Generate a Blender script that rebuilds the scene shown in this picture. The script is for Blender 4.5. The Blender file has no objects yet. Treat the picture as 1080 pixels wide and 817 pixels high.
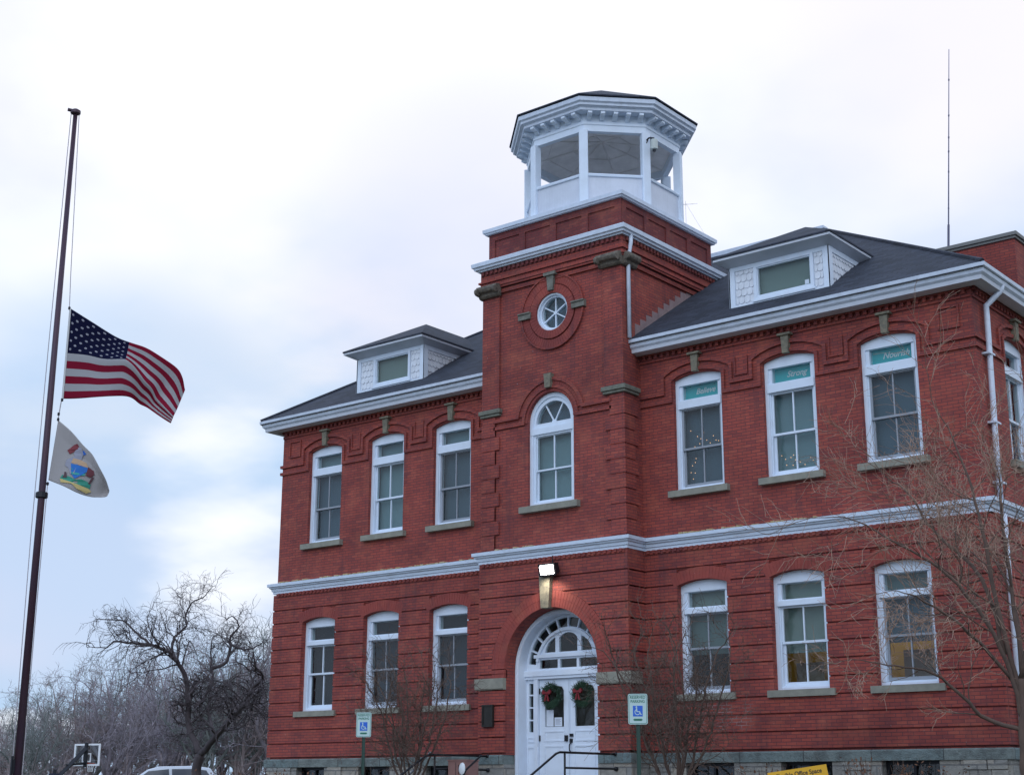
import bpy, bmesh, math, random
from mathutils import Vector, Matrix, Euler
from mathutils.geometry import tessellate_polygon
R = math.radians
SC = bpy.context.scene
COL = SC.collection
random.seed(7)

# ------------------------------------------------------------------ camera
cam_d = bpy.data.cameras.new('camera'); cam = bpy.data.objects.new('camera', cam_d); COL.objects.link(cam)
cam_d.sensor_width = 36; cam_d.lens = 1557.83/1080*36; cam_d.clip_end = 3000; cam_d.clip_start = 0.1
_y, _p, _r = -0.682016, 0.267369, 0.003233
fw = Vector((math.sin(_y)*math.cos(_p), math.cos(_y)*math.cos(_p), math.sin(_p)))
rt = Vector((math.cos(_y), -math.sin(_y), 0)); up = rt.cross(fw)
r2 = rt*math.cos(_r)+up*math.sin(_r); u2 = -rt*math.sin(_r)+up*math.cos(_r)
m3 = Matrix((r2, u2, -fw)).transposed()
cam.matrix_world = Matrix.Translation((18.8687, -25.2301, -1.4518)) @ m3.to_4x4()
SC.camera = cam

# ------------------------------------------------------------------ sky
SUN_EL, SUN_AZ = R(32), R(150)      # azimuth of the sun clockwise from +Y
w = bpy.data.worlds.new('World'); SC.world = w; w.use_nodes = True
nt = w.node_tree; N = nt.nodes; Lk = nt.links
for n in list(N): N.remove(n)
out = N.new('ShaderNodeOutputWorld'); bg = N.new('ShaderNodeBackground'); bg.inputs[1].default_value = 0.1
sky = N.new('ShaderNodeTexSky'); sky.sky_type = 'NISHITA'; sky.sun_disc = False
sky.sun_elevation = SUN_EL; sky.sun_rotation = SUN_AZ
tc = N.new('ShaderNodeTexCoord')
sep = N.new('ShaderNodeSeparateXYZ'); Lk.new(tc.outputs['Generated'], sep.inputs[0])
def wmath(op, a, b=None, c=None, clamp=False):
    n = N.new('ShaderNodeMath'); n.operation = op; n.use_clamp = clamp
    for i, v in enumerate((a, b, c)):
        if v is None: continue
        if isinstance(v, (int, float)): n.inputs[i].default_value = v
        else: Lk.new(v, n.inputs[i])
    return n.outputs[0]
zz = wmath('MAXIMUM', wmath('ADD', sep.outputs[2], 0.22), 0.05)
cx = wmath('DIVIDE', sep.outputs[0], zz); cy = wmath('DIVIDE', sep.outputs[1], zz)
cmb = N.new('ShaderNodeCombineXYZ'); Lk.new(cx, cmb.inputs[0]); Lk.new(cy, cmb.inputs[1])
def wnoise(scale, detail, rough, loc):
    mp = N.new('ShaderNodeMapping'); mp.inputs['Location'].default_value = loc; mp.inputs['Scale'].default_value = (1, 1, 1)
    Lk.new(cmb.outputs[0], mp.inputs[0])
    n = N.new('ShaderNodeTexNoise'); n.inputs['Scale'].default_value = scale; n.inputs['Detail'].default_value = detail
    n.inputs['Roughness'].default_value = rough; Lk.new(mp.outputs[0], n.inputs[0]); return n.outputs[0]
n1 = wnoise(0.9, 5, 0.5, (3.1, 1.7, 0)); n2 = wnoise(1.7, 5, 0.5, (9.3, 4.2, 2)); n3 = wnoise(0.6, 3, 0.45, (1.0, 8.0, 5))
def wramp(fac, stops):
    r = N.new('ShaderNodeValToRGB'); Lk.new(fac, r.inputs[0])
    r.color_ramp.interpolation = 'EASE'
    while len(r.color_ramp.elements) > 1: r.color_ramp.elements.remove(r.color_ramp.elements[-1])
    for i, (p, c) in enumerate(stops):
        e = r.color_ramp.elements[0] if i == 0 else r.color_ramp.elements.new(p)
        e.position = p; e.color = (*c, 1)
    return r.outputs[0]
def wmix(f, a, b):
    m = N.new('ShaderNodeMix'); m.data_type = 'RGBA'
    for s, v in ((m.inputs[0], f), (m.inputs[6], a), (m.inputs[7], b)):
        if isinstance(v, (int, float)): s.default_value = v
        elif isinstance(v, tuple): s.default_value = (*v, 1)
        else: Lk.new(v, s)
    return m.outputs[2]
# elevation + noise decides thin blue veil (low) or bright white deck (high)
el = wmath('ADD', sep.outputs[2], wmath('MULTIPLY', wmath('SUBTRACT', n1, 0.5), 0.55))
veil = wmix(wramp(n3, [(0.42, (0, 0, 0)), (0.6, (1, 1, 1))]), (4.9, 6.9, 9.6), (6.8, 7.5, 9.6))
veil = wmix(wramp(n2, [(0.52, (0, 0, 0)), (0.68, (1, 1, 1))]), veil, (9.2, 9.4, 9.9))
deck = wmix(wramp(n2, [(0.38, (1, 1, 1)), (0.56, (0, 0, 0))]), (11.4, 11.5, 12.3), (9.7, 9.9, 11.2))
cloud = wmix(wramp(el, [(0.22, (0, 0, 0)), (0.44, (1, 1, 1))]), veil, deck)
def puff(d, c0, c1, col, amt, base):
    dt = N.new('ShaderNodeVectorMath'); dt.operation = 'DOT_PRODUCT'; Lk.new(tc.outputs['Generated'], dt.inputs[0]); dt.inputs[1].default_value = d
    f = wmath('ADD', dt.outputs['Value'], wmath('MULTIPLY', wmath('SUBTRACT', n2, 0.5), 0.012))
    mr = N.new('ShaderNodeMapRange'); mr.interpolation_type = 'SMOOTHSTEP'; mr.inputs[1].default_value = math.cos(R(c0)); mr.inputs[2].default_value = math.cos(R(c1)); Lk.new(f, mr.inputs[0])
    return wmix(wmath('MULTIPLY', mr.outputs[0], amt), base, col)
cloud = puff((-0.80, 0.572, 0.19), 8, 3, (5.4, 7.2, 9.8), 0.6, cloud)           # clearer blue gap low on the left
cloud = puff((-0.752, 0.641, 0.155), 5.0, 1.0, (11.2, 11.3, 11.8), 1.0, cloud)      # bright puff low beside the building
cloud = puff((-0.60, 0.727, 0.335), 9, 2, (8.5, 8.5, 10.2), 0.55, cloud)           # mauve-grey bank
cloud = puff((-0.30, 0.82, 0.48), 12, 3, (9.8, 9.1, 10.8), 0.5, cloud)
# out-of-view sky overhead and to the south, made bluer to tint the light
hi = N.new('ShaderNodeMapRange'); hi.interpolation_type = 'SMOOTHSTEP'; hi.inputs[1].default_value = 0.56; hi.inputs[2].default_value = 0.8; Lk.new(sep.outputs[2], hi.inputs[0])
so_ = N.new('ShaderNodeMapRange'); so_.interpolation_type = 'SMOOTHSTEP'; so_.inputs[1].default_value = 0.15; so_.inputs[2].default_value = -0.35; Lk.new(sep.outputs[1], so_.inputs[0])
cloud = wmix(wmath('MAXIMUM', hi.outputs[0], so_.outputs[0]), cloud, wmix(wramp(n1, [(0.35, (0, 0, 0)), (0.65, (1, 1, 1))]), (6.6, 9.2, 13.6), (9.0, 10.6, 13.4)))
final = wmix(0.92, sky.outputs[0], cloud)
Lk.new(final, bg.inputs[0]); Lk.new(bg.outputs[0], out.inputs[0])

sd = bpy.data.lights.new('sun', 'SUN'); sd.energy = 0.5; sd.angle = R(40); sd.color = (1, 0.97, 0.95)
so = bpy.data.objects.new('sun', sd); COL.objects.link(so)
sv = Vector((math.sin(SUN_AZ)*math.cos(SUN_EL), math.cos(SUN_AZ)*math.cos(SUN_EL), math.sin(SUN_EL)))
so.rotation_euler = sv.to_track_quat('Z', 'Y').to_euler()
vs = SC.view_settings; vs.view_transform = 'Standard'; vs.look = 'None'; vs.gamma = 1; vs.use_curve_mapping = False
vs.exposure = 0.0

# ------------------------------------------------------------------ materials
MATS = {}
class MT:
    def __init__(s, name):
        s.m = bpy.data.materials.new(name); s.m.use_nodes = True; s.n = s.m.node_tree.nodes; s.l = s.m.node_tree.links
        s.b = s.n['Principled BSDF']; MATS[name] = s.m
    def node(s, t, **kw):
        n = s.n.new(t)
        for k, v in kw.items(): setattr(n, k, v)
        return n
    def inp(s, sock, v):
        if isinstance(v, (int, float)): sock.default_value = v
        elif isinstance(v, tuple): sock.default_value = (*v, 1) if len(v) == 3 and len(sock.default_value) == 4 else v
        else: s.l.new(v, sock)
    def math(s, op, a, b=None, c=None, clamp=False):
        n = s.node('ShaderNodeMath', operation=op, use_clamp=clamp)
        for i, v in enumerate((a, b, c)):
            if v is not None: s.inp(n.inputs[i], v)
        return n.outputs[0]
    def mix(s, f, a, b, mode='MIX'):
        n = s.node('ShaderNodeMix', data_type='RGBA', blend_type=mode)
        s.inp(n.inputs[0], f); s.inp(n.inputs[6], a); s.inp(n.inputs[7], b); return n.outputs[2]
    def noise(s, vec, scale, detail=4, rough=0.5):
        n = s.node('ShaderNodeTexNoise'); n.inputs['Scale'].default_value = scale; n.inputs['Detail'].default_value = detail
        n.inputs['Roughness'].default_value = rough
        if vec is not None: s.l.new(vec, n.inputs[0])
        return n.outputs[0]
    def ramp(s, f, stops):
        n = s.node('ShaderNodeValToRGB'); s.l.new(f, n.inputs[0]); cr = n.color_ramp
        while len(cr.elements) > 1: cr.elements.remove(cr.elements[-1])
        for i, (p, c) in enumerate(stops):
            e = cr.elements[0] if i == 0 else cr.elements.new(p)
            if isinstance(c, (int, float)): c = (c, c, c)
            e.position = p; e.color = (*c, 1)
        return n.outputs[0]
    def pos(s):
        return s.node('ShaderNodeNewGeometry').outputs['Position']
    def wallvec(s):      # (along, up, 0) for any upright face
        g = s.node('ShaderNodeNewGeometry'); sp = s.node('ShaderNodeSeparateXYZ'); s.l.new(g.outputs['Position'], sp.inputs[0])
        sn = s.node('ShaderNodeSeparateXYZ'); s.l.new(g.outputs['True Normal'], sn.inputs[0])
        ax = s.math('ABSOLUTE', sn.outputs[0]); ay = s.math('ABSOLUTE', sn.outputs[1]); az = s.math('ABSOLUTE', sn.outputs[2])
        f = s.math('GREATER_THAN', ax, ay)
        u = s.math('ADD', s.math('MULTIPLY', sp.outputs[1], f), s.math('MULTIPLY', sp.outputs[0], s.math('SUBTRACT', 1.0, f)))
        top = s.math('GREATER_THAN', az, 0.9)
        v = s.math('ADD', s.math('MULTIPLY', sp.outputs[2], s.math('SUBTRACT', 1.0, top)), s.math('MULTIPLY', sp.outputs[1], top))
        v = s.math('ADD', v, 0.0105); c = s.node('ShaderNodeCombineXYZ'); s.l.new(u, c.inputs[0]); s.l.new(v, c.inputs[1]); s.z = sp.outputs[2]; s.x = sp.outputs[0]; s.y = sp.outputs[1]
        return c.outputs[0]
    def bump(s, h, strength=0.3, dist=0.01):
        n = s.node('ShaderNodeBump'); n.inputs['Strength'].default_value = strength; n.inputs['Distance'].default_value = dist
        s.l.new(h, n.inputs['Height']); s.l.new(n.outputs[0], s.b.inputs['Normal'])
    def col(s, c): s.inp(s.b.inputs['Base Color'], c)
    def rough(s, v): s.inp(s.b.inputs['Roughness'], v)

def brick_mat(name, c1, c2, mortar, patch=False, scale_w=0.21, row=0.0649, msize=0.0065):
    t = MT(name); v = t.wallvec(); br = t.node('ShaderNodeTexBrick'); t.l.new(v, br.inputs['Vector'])
    br.inputs['Scale'].default_value = 1; br.inputs['Brick Width'].default_value = scale_w; br.inputs['Row Height'].default_value = row
    br.inputs['Mortar Size'].default_value = msize; br.inputs['Mortar Smooth'].default_value = 0.3; br.inputs['Bias'].default_value = -0.1
    t.inp(br.inputs['Color1'], c1); t.inp(br.inputs['Color2'], c2)
    n = t.noise(t.pos(), 0.8, 6, 0.6); n2 = t.noise(t.pos(), 7, 5, 0.6)
    b2 = t.node('ShaderNodeTexBrick'); t.l.new(v, b2.inputs['Vector'])
    for k_ in ('Scale', 'Brick Width', 'Row Height', 'Mortar Size', 'Mortar Smooth'): b2.inputs[k_].default_value = br.inputs[k_].default_value
    t.inp(b2.inputs['Color1'], (0.0, 0.0, 0.0)); t.inp(b2.inputs['Color2'], (1.0, 1.0, 1.0)); t.inp(b2.inputs['Mortar'], (0.5, 0.5, 0.5)); b2.inputs['Bias'].default_value = 0.0
    mor = mortar
    if patch:   # washed-out mortar under the first right-hand window and light streaks by the inner corner
        a = t.ramp(t.math('ABSOLUTE', t.math('SUBTRACT', t.x, 3.6)), [(0.45, 1.0), (0.95, 0.0)])
        b = t.ramp(t.math('ABSOLUTE', t.math('SUBTRACT', t.z, -0.05)), [(0.15, 1.0), (0.38, 0.0)])
        k = t.math('MULTIPLY', t.math('MULTIPLY', a, b), t.ramp(t.noise(t.pos(), 3.5, 4), [(0.4, 0), (0.6, 1.0)]))
        mor = t.mix(k, mortar, (0.5, 0.36, 0.34))
    t.inp(br.inputs['Mortar'], mor)
    c = t.mix(t.ramp(n, [(0.3, 0.0), (0.75, 1.0)]), br.outputs[0], (0.52, 0.52, 0.56), 'MULTIPLY')
    c = t.mix(t.math('MULTIPLY', t.ramp(t.noise(t.pos(), 1.7, 6, 0.65), [(0.5, 0.0), (0.72, 1.0)]), 0.4), c, (0.44, 0.13, 0.075))
    c = t.mix(t.math('MULTIPLY', t.ramp(n2, [(0.45, 0.0), (0.75, 1.0)]), 0.35), c, (0.12, 0.03, 0.035))
    c = t.mix(t.math('MULTIPLY', t.ramp(b2.outputs[0], [(0.86, 0.0), (0.9, 1.0)]), 0.22 if row < 1 else 0.0), c, (0.1, 0.035, 0.045))     # the odd over-burnt brick
    c = t.mix(t.math('MULTIPLY', t.ramp(b2.outputs[0], [(0.08, 1.0), (0.11, 0.0)]), 0.14 if row < 1 else 0.0), c, (0.45, 0.14, 0.09))    # and the odd pale one
    # soot streaks: stretched noise
    sm = t.node('ShaderNodeMapping'); sm.inputs['Scale'].default_value = (2.2, 2.2, 0.35); t.l.new(t.pos(), sm.inputs[0])
    st = t.noise(sm.outputs[0], 1.6, 5, 0.6)
    c = t.mix(t.math('MULTIPLY', t.ramp(st, [(0.55, 0.0), (0.72, 1.0)]), 0.45), c, (0.07, 0.03, 0.04))
    # pale efflorescence specks
    sp = t.noise(t.pos(), 26, 2, 0.5)
    c = t.mix(t.math('MULTIPLY', t.ramp(sp, [(0.74, 0.0), (0.78, 1.0)]), 0.5), c, (0.5, 0.4, 0.4))
    t.col(c); t.rough(0.85)
    t.bump(t.math('ADD', t.math('MULTIPLY', br.outputs[1], -1.0), t.math('MULTIPLY', n2, 0.5)), 0.5, 0.006)
    return t.m
BR = brick_mat('brick', (0.43, 0.082, 0.056), (0.34, 0.064, 0.05), (0.15, 0.048, 0.05), True, msize=0.0075)
BR2 = brick_mat('brick_trim', (0.42, 0.08, 0.056), (0.335, 0.064, 0.05), (0.15, 0.048, 0.05), msize=0.0075)
BRV = brick_mat('brick_arch', (0.37, 0.072, 0.054), (0.29, 0.056, 0.048), (0.2, 0.055, 0.055), row=3.0, scale_w=3.0)
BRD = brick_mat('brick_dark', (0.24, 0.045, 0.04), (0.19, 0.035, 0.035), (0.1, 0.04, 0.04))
def simple(name, c, rough=0.6, metal=0.0, var=0.0, vscale=4, dark=None, bump=0.0, bscale=40):
    t = MT(name)
    if var: t.col(t.mix(t.math('MULTIPLY', t.ramp(t.noise(t.pos(), vscale, 6, 0.6), [(0.35, 0.0), (0.7, 1.0)]), var), c, dark or tuple(x*0.4 for x in c)))
    else: t.col(c)
    t.rough(rough); t.b.inputs['Metallic'].default_value = metal
    if bump: t.bump(t.noise(t.pos(), bscale, 5, 0.6), bump, 0.01)
    return t.m
WHITE = simple('white_paint', (0.74, 0.83, 0.94), 0.5, 0, 0.16, 5, (0.45, 0.47, 0.5))
def trim_mat():
    t = MT('weathered_trim'); sm = t.node('ShaderNodeMapping'); sm.inputs['Scale'].default_value = (3, 3, 14); t.l.new(t.pos(), sm.inputs[0])
    a = t.ramp(t.noise(sm.outputs[0], 1.5, 6, 0.7), [(0.5, 0.0), (0.7, 1.0)])
    t.col(t.mix(t.math('MULTIPLY', a, 0.4), (0.64, 0.73, 0.85), (0.33, 0.36, 0.4))); t.rough(0.55); return t.m
TRIM = trim_mat()
GUT = simple('gutter_metal', (0.68, 0.76, 0.88), 0.4, 0, 0.38, 7, (0.4, 0.43, 0.48))
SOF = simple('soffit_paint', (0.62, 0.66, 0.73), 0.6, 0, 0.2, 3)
RUSTY = simple('moss_and_rust', (0.42, 0.3, 0.12), 0.9, 0, 0.7, 14, (0.55, 0.5, 0.4))
STONE = simple('sandstone', (0.3, 0.29, 0.235), 0.9, 0, 0.5, 6, (0.15, 0.15, 0.13), 0.6, 18)
STONEM = simple('mossy_stone', (0.2, 0.205, 0.165), 0.9, 0, 0.7, 8, (0.1, 0.1, 0.08), 0.9, 24)
STONEC = simple('brown_carved_stone', (0.19, 0.16, 0.125), 0.9, 0, 0.85, 14, (0.05, 0.045, 0.04), 0.9, 26)
STONEK = simple('weathered_keystone', (0.25, 0.225, 0.16), 0.9, 0, 0.75, 12, (0.09, 0.085, 0.075), 0.8, 30)
STONED = simple('sooty_sandstone', (0.22, 0.215, 0.18), 0.9, 0, 0.7, 9, (0.07, 0.07, 0.06), 0.7, 18)
def wt_mat():
    t = MT('green_stained_stone'); v = t.wallvec(); br = t.node('ShaderNodeTexBrick'); t.l.new(v, br.inputs['Vector'])
    br.inputs['Scale'].default_value = 1; br.inputs['Brick Width'].default_value = 1.35; br.inputs['Row Height'].default_value = 3.0; br.inputs['Mortar Size'].default_value = 0.008
    t.inp(br.inputs['Color1'], (0.16, 0.22, 0.225)); t.inp(br.inputs['Color2'], (0.22, 0.25, 0.23)); t.inp(br.inputs['Mortar'], (0.05, 0.05, 0.05))
    n = t.noise(t.pos(), 3.5, 8, 0.7); n2 = t.noise(t.pos(), 14, 6, 0.7)
    c = t.mix(t.ramp(n, [(0.45, 0.0), (0.68, 0.85)]), br.outputs[0], (0.07, 0.075, 0.075))
    t.col(t.mix(t.ramp(n2, [(0.55, 0.0), (0.7, 0.5)]), c, (0.3, 0.31, 0.27))); t.rough(0.9); t.bump(t.math('ADD', n, n2), 1.0, 0.03); return t.m
STONEG = wt_mat()
def ashlar():
    t = MT('rock_faced_ashlar'); v = t.wallvec(); br = t.node('ShaderNodeTexBrick'); t.l.new(v, br.inputs['Vector'])
    br.inputs['Scale'].default_value = 1; br.inputs['Brick Width'].default_value = 0.62; br.inputs['Row Height'].default_value = 0.24
    br.inputs['Mortar Size'].default_value = 0.014; t.inp(br.inputs['Color1'], (0.42, 0.37, 0.3)); t.inp(br.inputs['Color2'], (0.3, 0.3, 0.28))
    t.inp(br.inputs['Mortar'], (0.2, 0.19, 0.18))
    n = t.noise(t.pos(), 5, 7, 0.65)
    t.col(t.mix(t.ramp(n, [(0.4, 0.0), (0.7, 0.7)]), br.outputs[0], (0.2, 0.2, 0.19)))
    t.rough(0.9); t.bump(t.math('ADD', t.math('MULTIPLY', br.outputs[1], -1.2), t.math('MULTIPLY', n, 2.5)), 1.0, 0.03); return t.m
ASH = ashlar()
def shingles():
    t = MT('asphalt_shingles'); v = t.wallvec(); br = t.node('ShaderNodeTexBrick'); 
    mp = t.node('ShaderNodeMapping'); mp.inputs['Scale'].default_value = (1, 1.85, 1); t.l.new(v, mp.inputs[0]); t.l.new(mp.outputs[0], br.inputs['Vector'])
    br.inputs['Scale'].default_value = 1; br.inputs['Brick Width'].default_value = 0.3; br.inputs['Row Height'].default_value = 0.14
    br.inputs['Mortar Size'].default_value = 0.012; t.inp(br.inputs['Color1'], (0.04, 0.048, 0.072)); t.inp(br.inputs['Color2'], (0.012, 0.016, 0.028))
    t.inp(br.inputs['Mortar'], (0.012, 0.013, 0.018))
    n = t.noise(t.pos(), 1.4, 5, 0.6); g = t.noise(t.pos(), 60, 3, 0.7)
    c = t.mix(t.ramp(n, [(0.4, 0.0), (0.7, 0.5)]), br.outputs[0], (0.042, 0.052, 0.08))
    t.col(t.mix(t.ramp(g, [(0.4, 0.0), (0.7, 0.4)]), c, (0.02, 0.02, 0.028))); t.rough(0.85); t.bump(t.math('MULTIPLY', br.outputs[1], -1.0), 0.6, 0.01); return t.m
SHIN = shingles()
FLASH = simple('old_lead_flashing', (0.3, 0.22, 0.22), 0.7, 0.0, 0.5, 7, (0.15, 0.09, 0.09))
def boards():
    t = MT('beaded_boards'); g = t.node('ShaderNodeNewGeometry'); v = t.wallvec()
    wv = t.node('ShaderNodeTexWave', wave_type='BANDS', bands_direction='X'); wv.inputs['Scale'].default_value = 4.2; t.l.new(v, wv.inputs[0])
    t.col(t.mix(t.math('MULTIPLY', t.ramp(t.noise(t.pos(), 3, 5, 0.6), [(0.4, 0.0), (0.75, 1.0)]), 0.3), (0.66, 0.7, 0.78), (0.42, 0.45, 0.5))); t.rough(0.5)
    t.bump(t.ramp(wv.outputs[1], [(0.0, 0.0), (0.12, 1.0)]), 0.5, 0.006); return t.m
BOARD = boards()
CEIL = simple('cupola_ceiling_boards', (0.85, 0.83, 0.82), 0.8, 0, 0.35, 2.5)
FISH = simple('fishscale_shingle', (0.78, 0.82, 0.88), 0.6, 0, 0.25, 6)
IRON = simple('black_iron', (0.012, 0.013, 0.018), 0.45, 0.3)
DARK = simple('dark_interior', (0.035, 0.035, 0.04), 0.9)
WARM = simple('interior_wall', (0.35, 0.31, 0.26), 0.9)
YEL = simple('yellow_interior_wall', (0.62, 0.4, 0.06), 0.8)
def glass_mat(name, tint, refl):
    t = MT(name); t.n.remove(t.b); o = t.n['Material Output']
    tr = t.node('ShaderNodeBsdfTransparent'); tr.inputs[0].default_value = (*tint, 1)
    gl = t.node('ShaderNodeBsdfGlossy'); gl.inputs['Roughness'].default_value = 0.02
    bn = t.node('ShaderNodeBump'); bn.inputs['Strength'].default_value = 0.06; bn.inputs['Distance'].default_value = 0.02
    t.l.new(t.noise(t.pos(), 2.2, 1), bn.inputs['Height']); t.l.new(bn.outputs[0], gl.inputs['Normal'])
    fr = t.node('ShaderNodeFresnel'); fr.inputs[0].default_value = 1.5
    gb_ = t.node('ShaderNodeNewGeometry')
    f = t.math('MULTIPLY', t.math('ADD', t.math('MULTIPLY', fr.outputs[0], 1.0), refl, clamp=True), t.math('SUBTRACT', 1.0, gb_.outputs['Backfacing']))
    mx = t.node('ShaderNodeMixShader'); t.l.new(f, mx.inputs[0]); t.l.new(tr.outputs[0], mx.inputs[1]); t.l.new(gl.outputs[0], mx.inputs[2]); t.l.new(mx.outputs[0], o.inputs[0])
    return t.m
GLASS = glass_mat('window_glass', (0.84, 0.88, 0.87), 0.0)
BLIND_A = simple('grey_green_blind', (0.16, 0.22, 0.22), 0.8)
BLIND_B = simple('teal_grey_blind', (0.22, 0.33, 0.37), 0.8)
BLIND_C = simple('dusky_blind', (0.1, 0.15, 0.2), 0.8)
BLIND_D = simple('light_blind', (0.25, 0.31, 0.29), 0.8)
UNLIT_A = simple('unlit_room_grey_sheet', (0.035, 0.04, 0.052), 0.9)  # near-black sheets paint the darkness of the unlit lower-left rooms
UNLIT_B = simple('unlit_room_black_sheet', (0.012, 0.014, 0.02), 0.9)
SCREEN = simple('grey_window_screen_frame', (0.3, 0.33, 0.37), 0.6)
TEAL = simple('teal_sign', (0.04, 0.5, 0.54), 0.5)
LETW = simple('white_lettering', (0.8, 0.82, 0.85), 0.5)
BRONZE = simple('dark_bronze', (0.05, 0.045, 0.04), 0.5, 0.6, 0.4, 20)
SGREEN = simple('sign_green', (0.02, 0.16, 0.1), 0.5)
SBLUE = simple('sign_blue', (0.02, 0.13, 0.6), 0.5)
SWHITE = simple('sign_white', (0.5, 0.66, 0.64), 0.5)
POSTG = simple('green_post', (0.03, 0.07, 0.055), 0.6, 0.2)
SYEL = simple('sign_yellow', (0.8, 0.43, 0.015), 0.5)
BLACK = simple('black_lettering', (0.02, 0.02, 0.02), 0.6)
POLE = simple('flagpole_paint', (0.05, 0.028, 0.05), 0.45, 0.3, 0.5, 2, (0.09, 0.03, 0.03))
ROPE = simple('rope', (0.45, 0.42, 0.45), 0.9)
BARK = simple('grey_brown_bark', (0.1, 0.075, 0.07), 0.95, 0, 0.5, 6, (0.04, 0.035, 0.035))
TWIG = simple('pale_reddish_twigs', (0.38, 0.25, 0.18), 0.95, 0, 0.5, 8, (0.12, 0.075, 0.07))
BARKD = simple('dark_bark', (0.085, 0.07, 0.075), 0.95, 0, 0.5, 6, (0.03, 0.025, 0.028))
BARKR = simple('reddish_twig_bark', (0.13, 0.085, 0.065), 0.95, 0, 0.6, 6, (0.06, 0.045, 0.04))
LEAFD = simple('dry_leaf', (0.2, 0.09, 0.05), 0.9, 0, 0.7, 9, (0.08, 0.05, 0.03))
FIR = simple('wreath_green', (0.02, 0.06, 0.03), 0.8, 0, 0.5, 30)
RED = simple('red_ribbon', (0.2, 0.012, 0.018), 0.6)
PAPER = simple('paper', (0.7, 0.77, 0.86), 0.8)
BOXC = simple('faded_pink_cabinet_paint', (0.3, 0.16, 0.14), 0.6, 0, 0.3, 6)
CARW = simple('car_paint_silver_white', (0.6, 0.65, 0.72), 0.25)
CARG = simple('car_glass', (0.03, 0.045, 0.07), 0.08)
TYRE = simple('tyre_rubber', (0.02, 0.02, 0.02), 0.9)
CHROME = simple('rim_metal', (0.5, 0.5, 0.52), 0.3, 0.9)
def emis(name, c, s):
    t = MT(name); t.n.remove(t.b); e = t.node('ShaderNodeEmission'); e.inputs[0].default_value = (*c, 1); e.inputs[1].default_value = s
    t.l.new(e.outputs[0], t.n['Material Output'].inputs[0]); return t.m
LAMP = emis('floodlight_led', (1, 0.97, 0.92), 30)
BULB = emis('string_light_glow', (1, 0.55, 0.3), 1.5)
TUBE = emis('ceiling_tube_glow', (1, 0.95, 0.8), 4)
LAMPR = simple('car_lamp_red', (0.3, 0.02, 0.02), 0.3)

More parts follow.
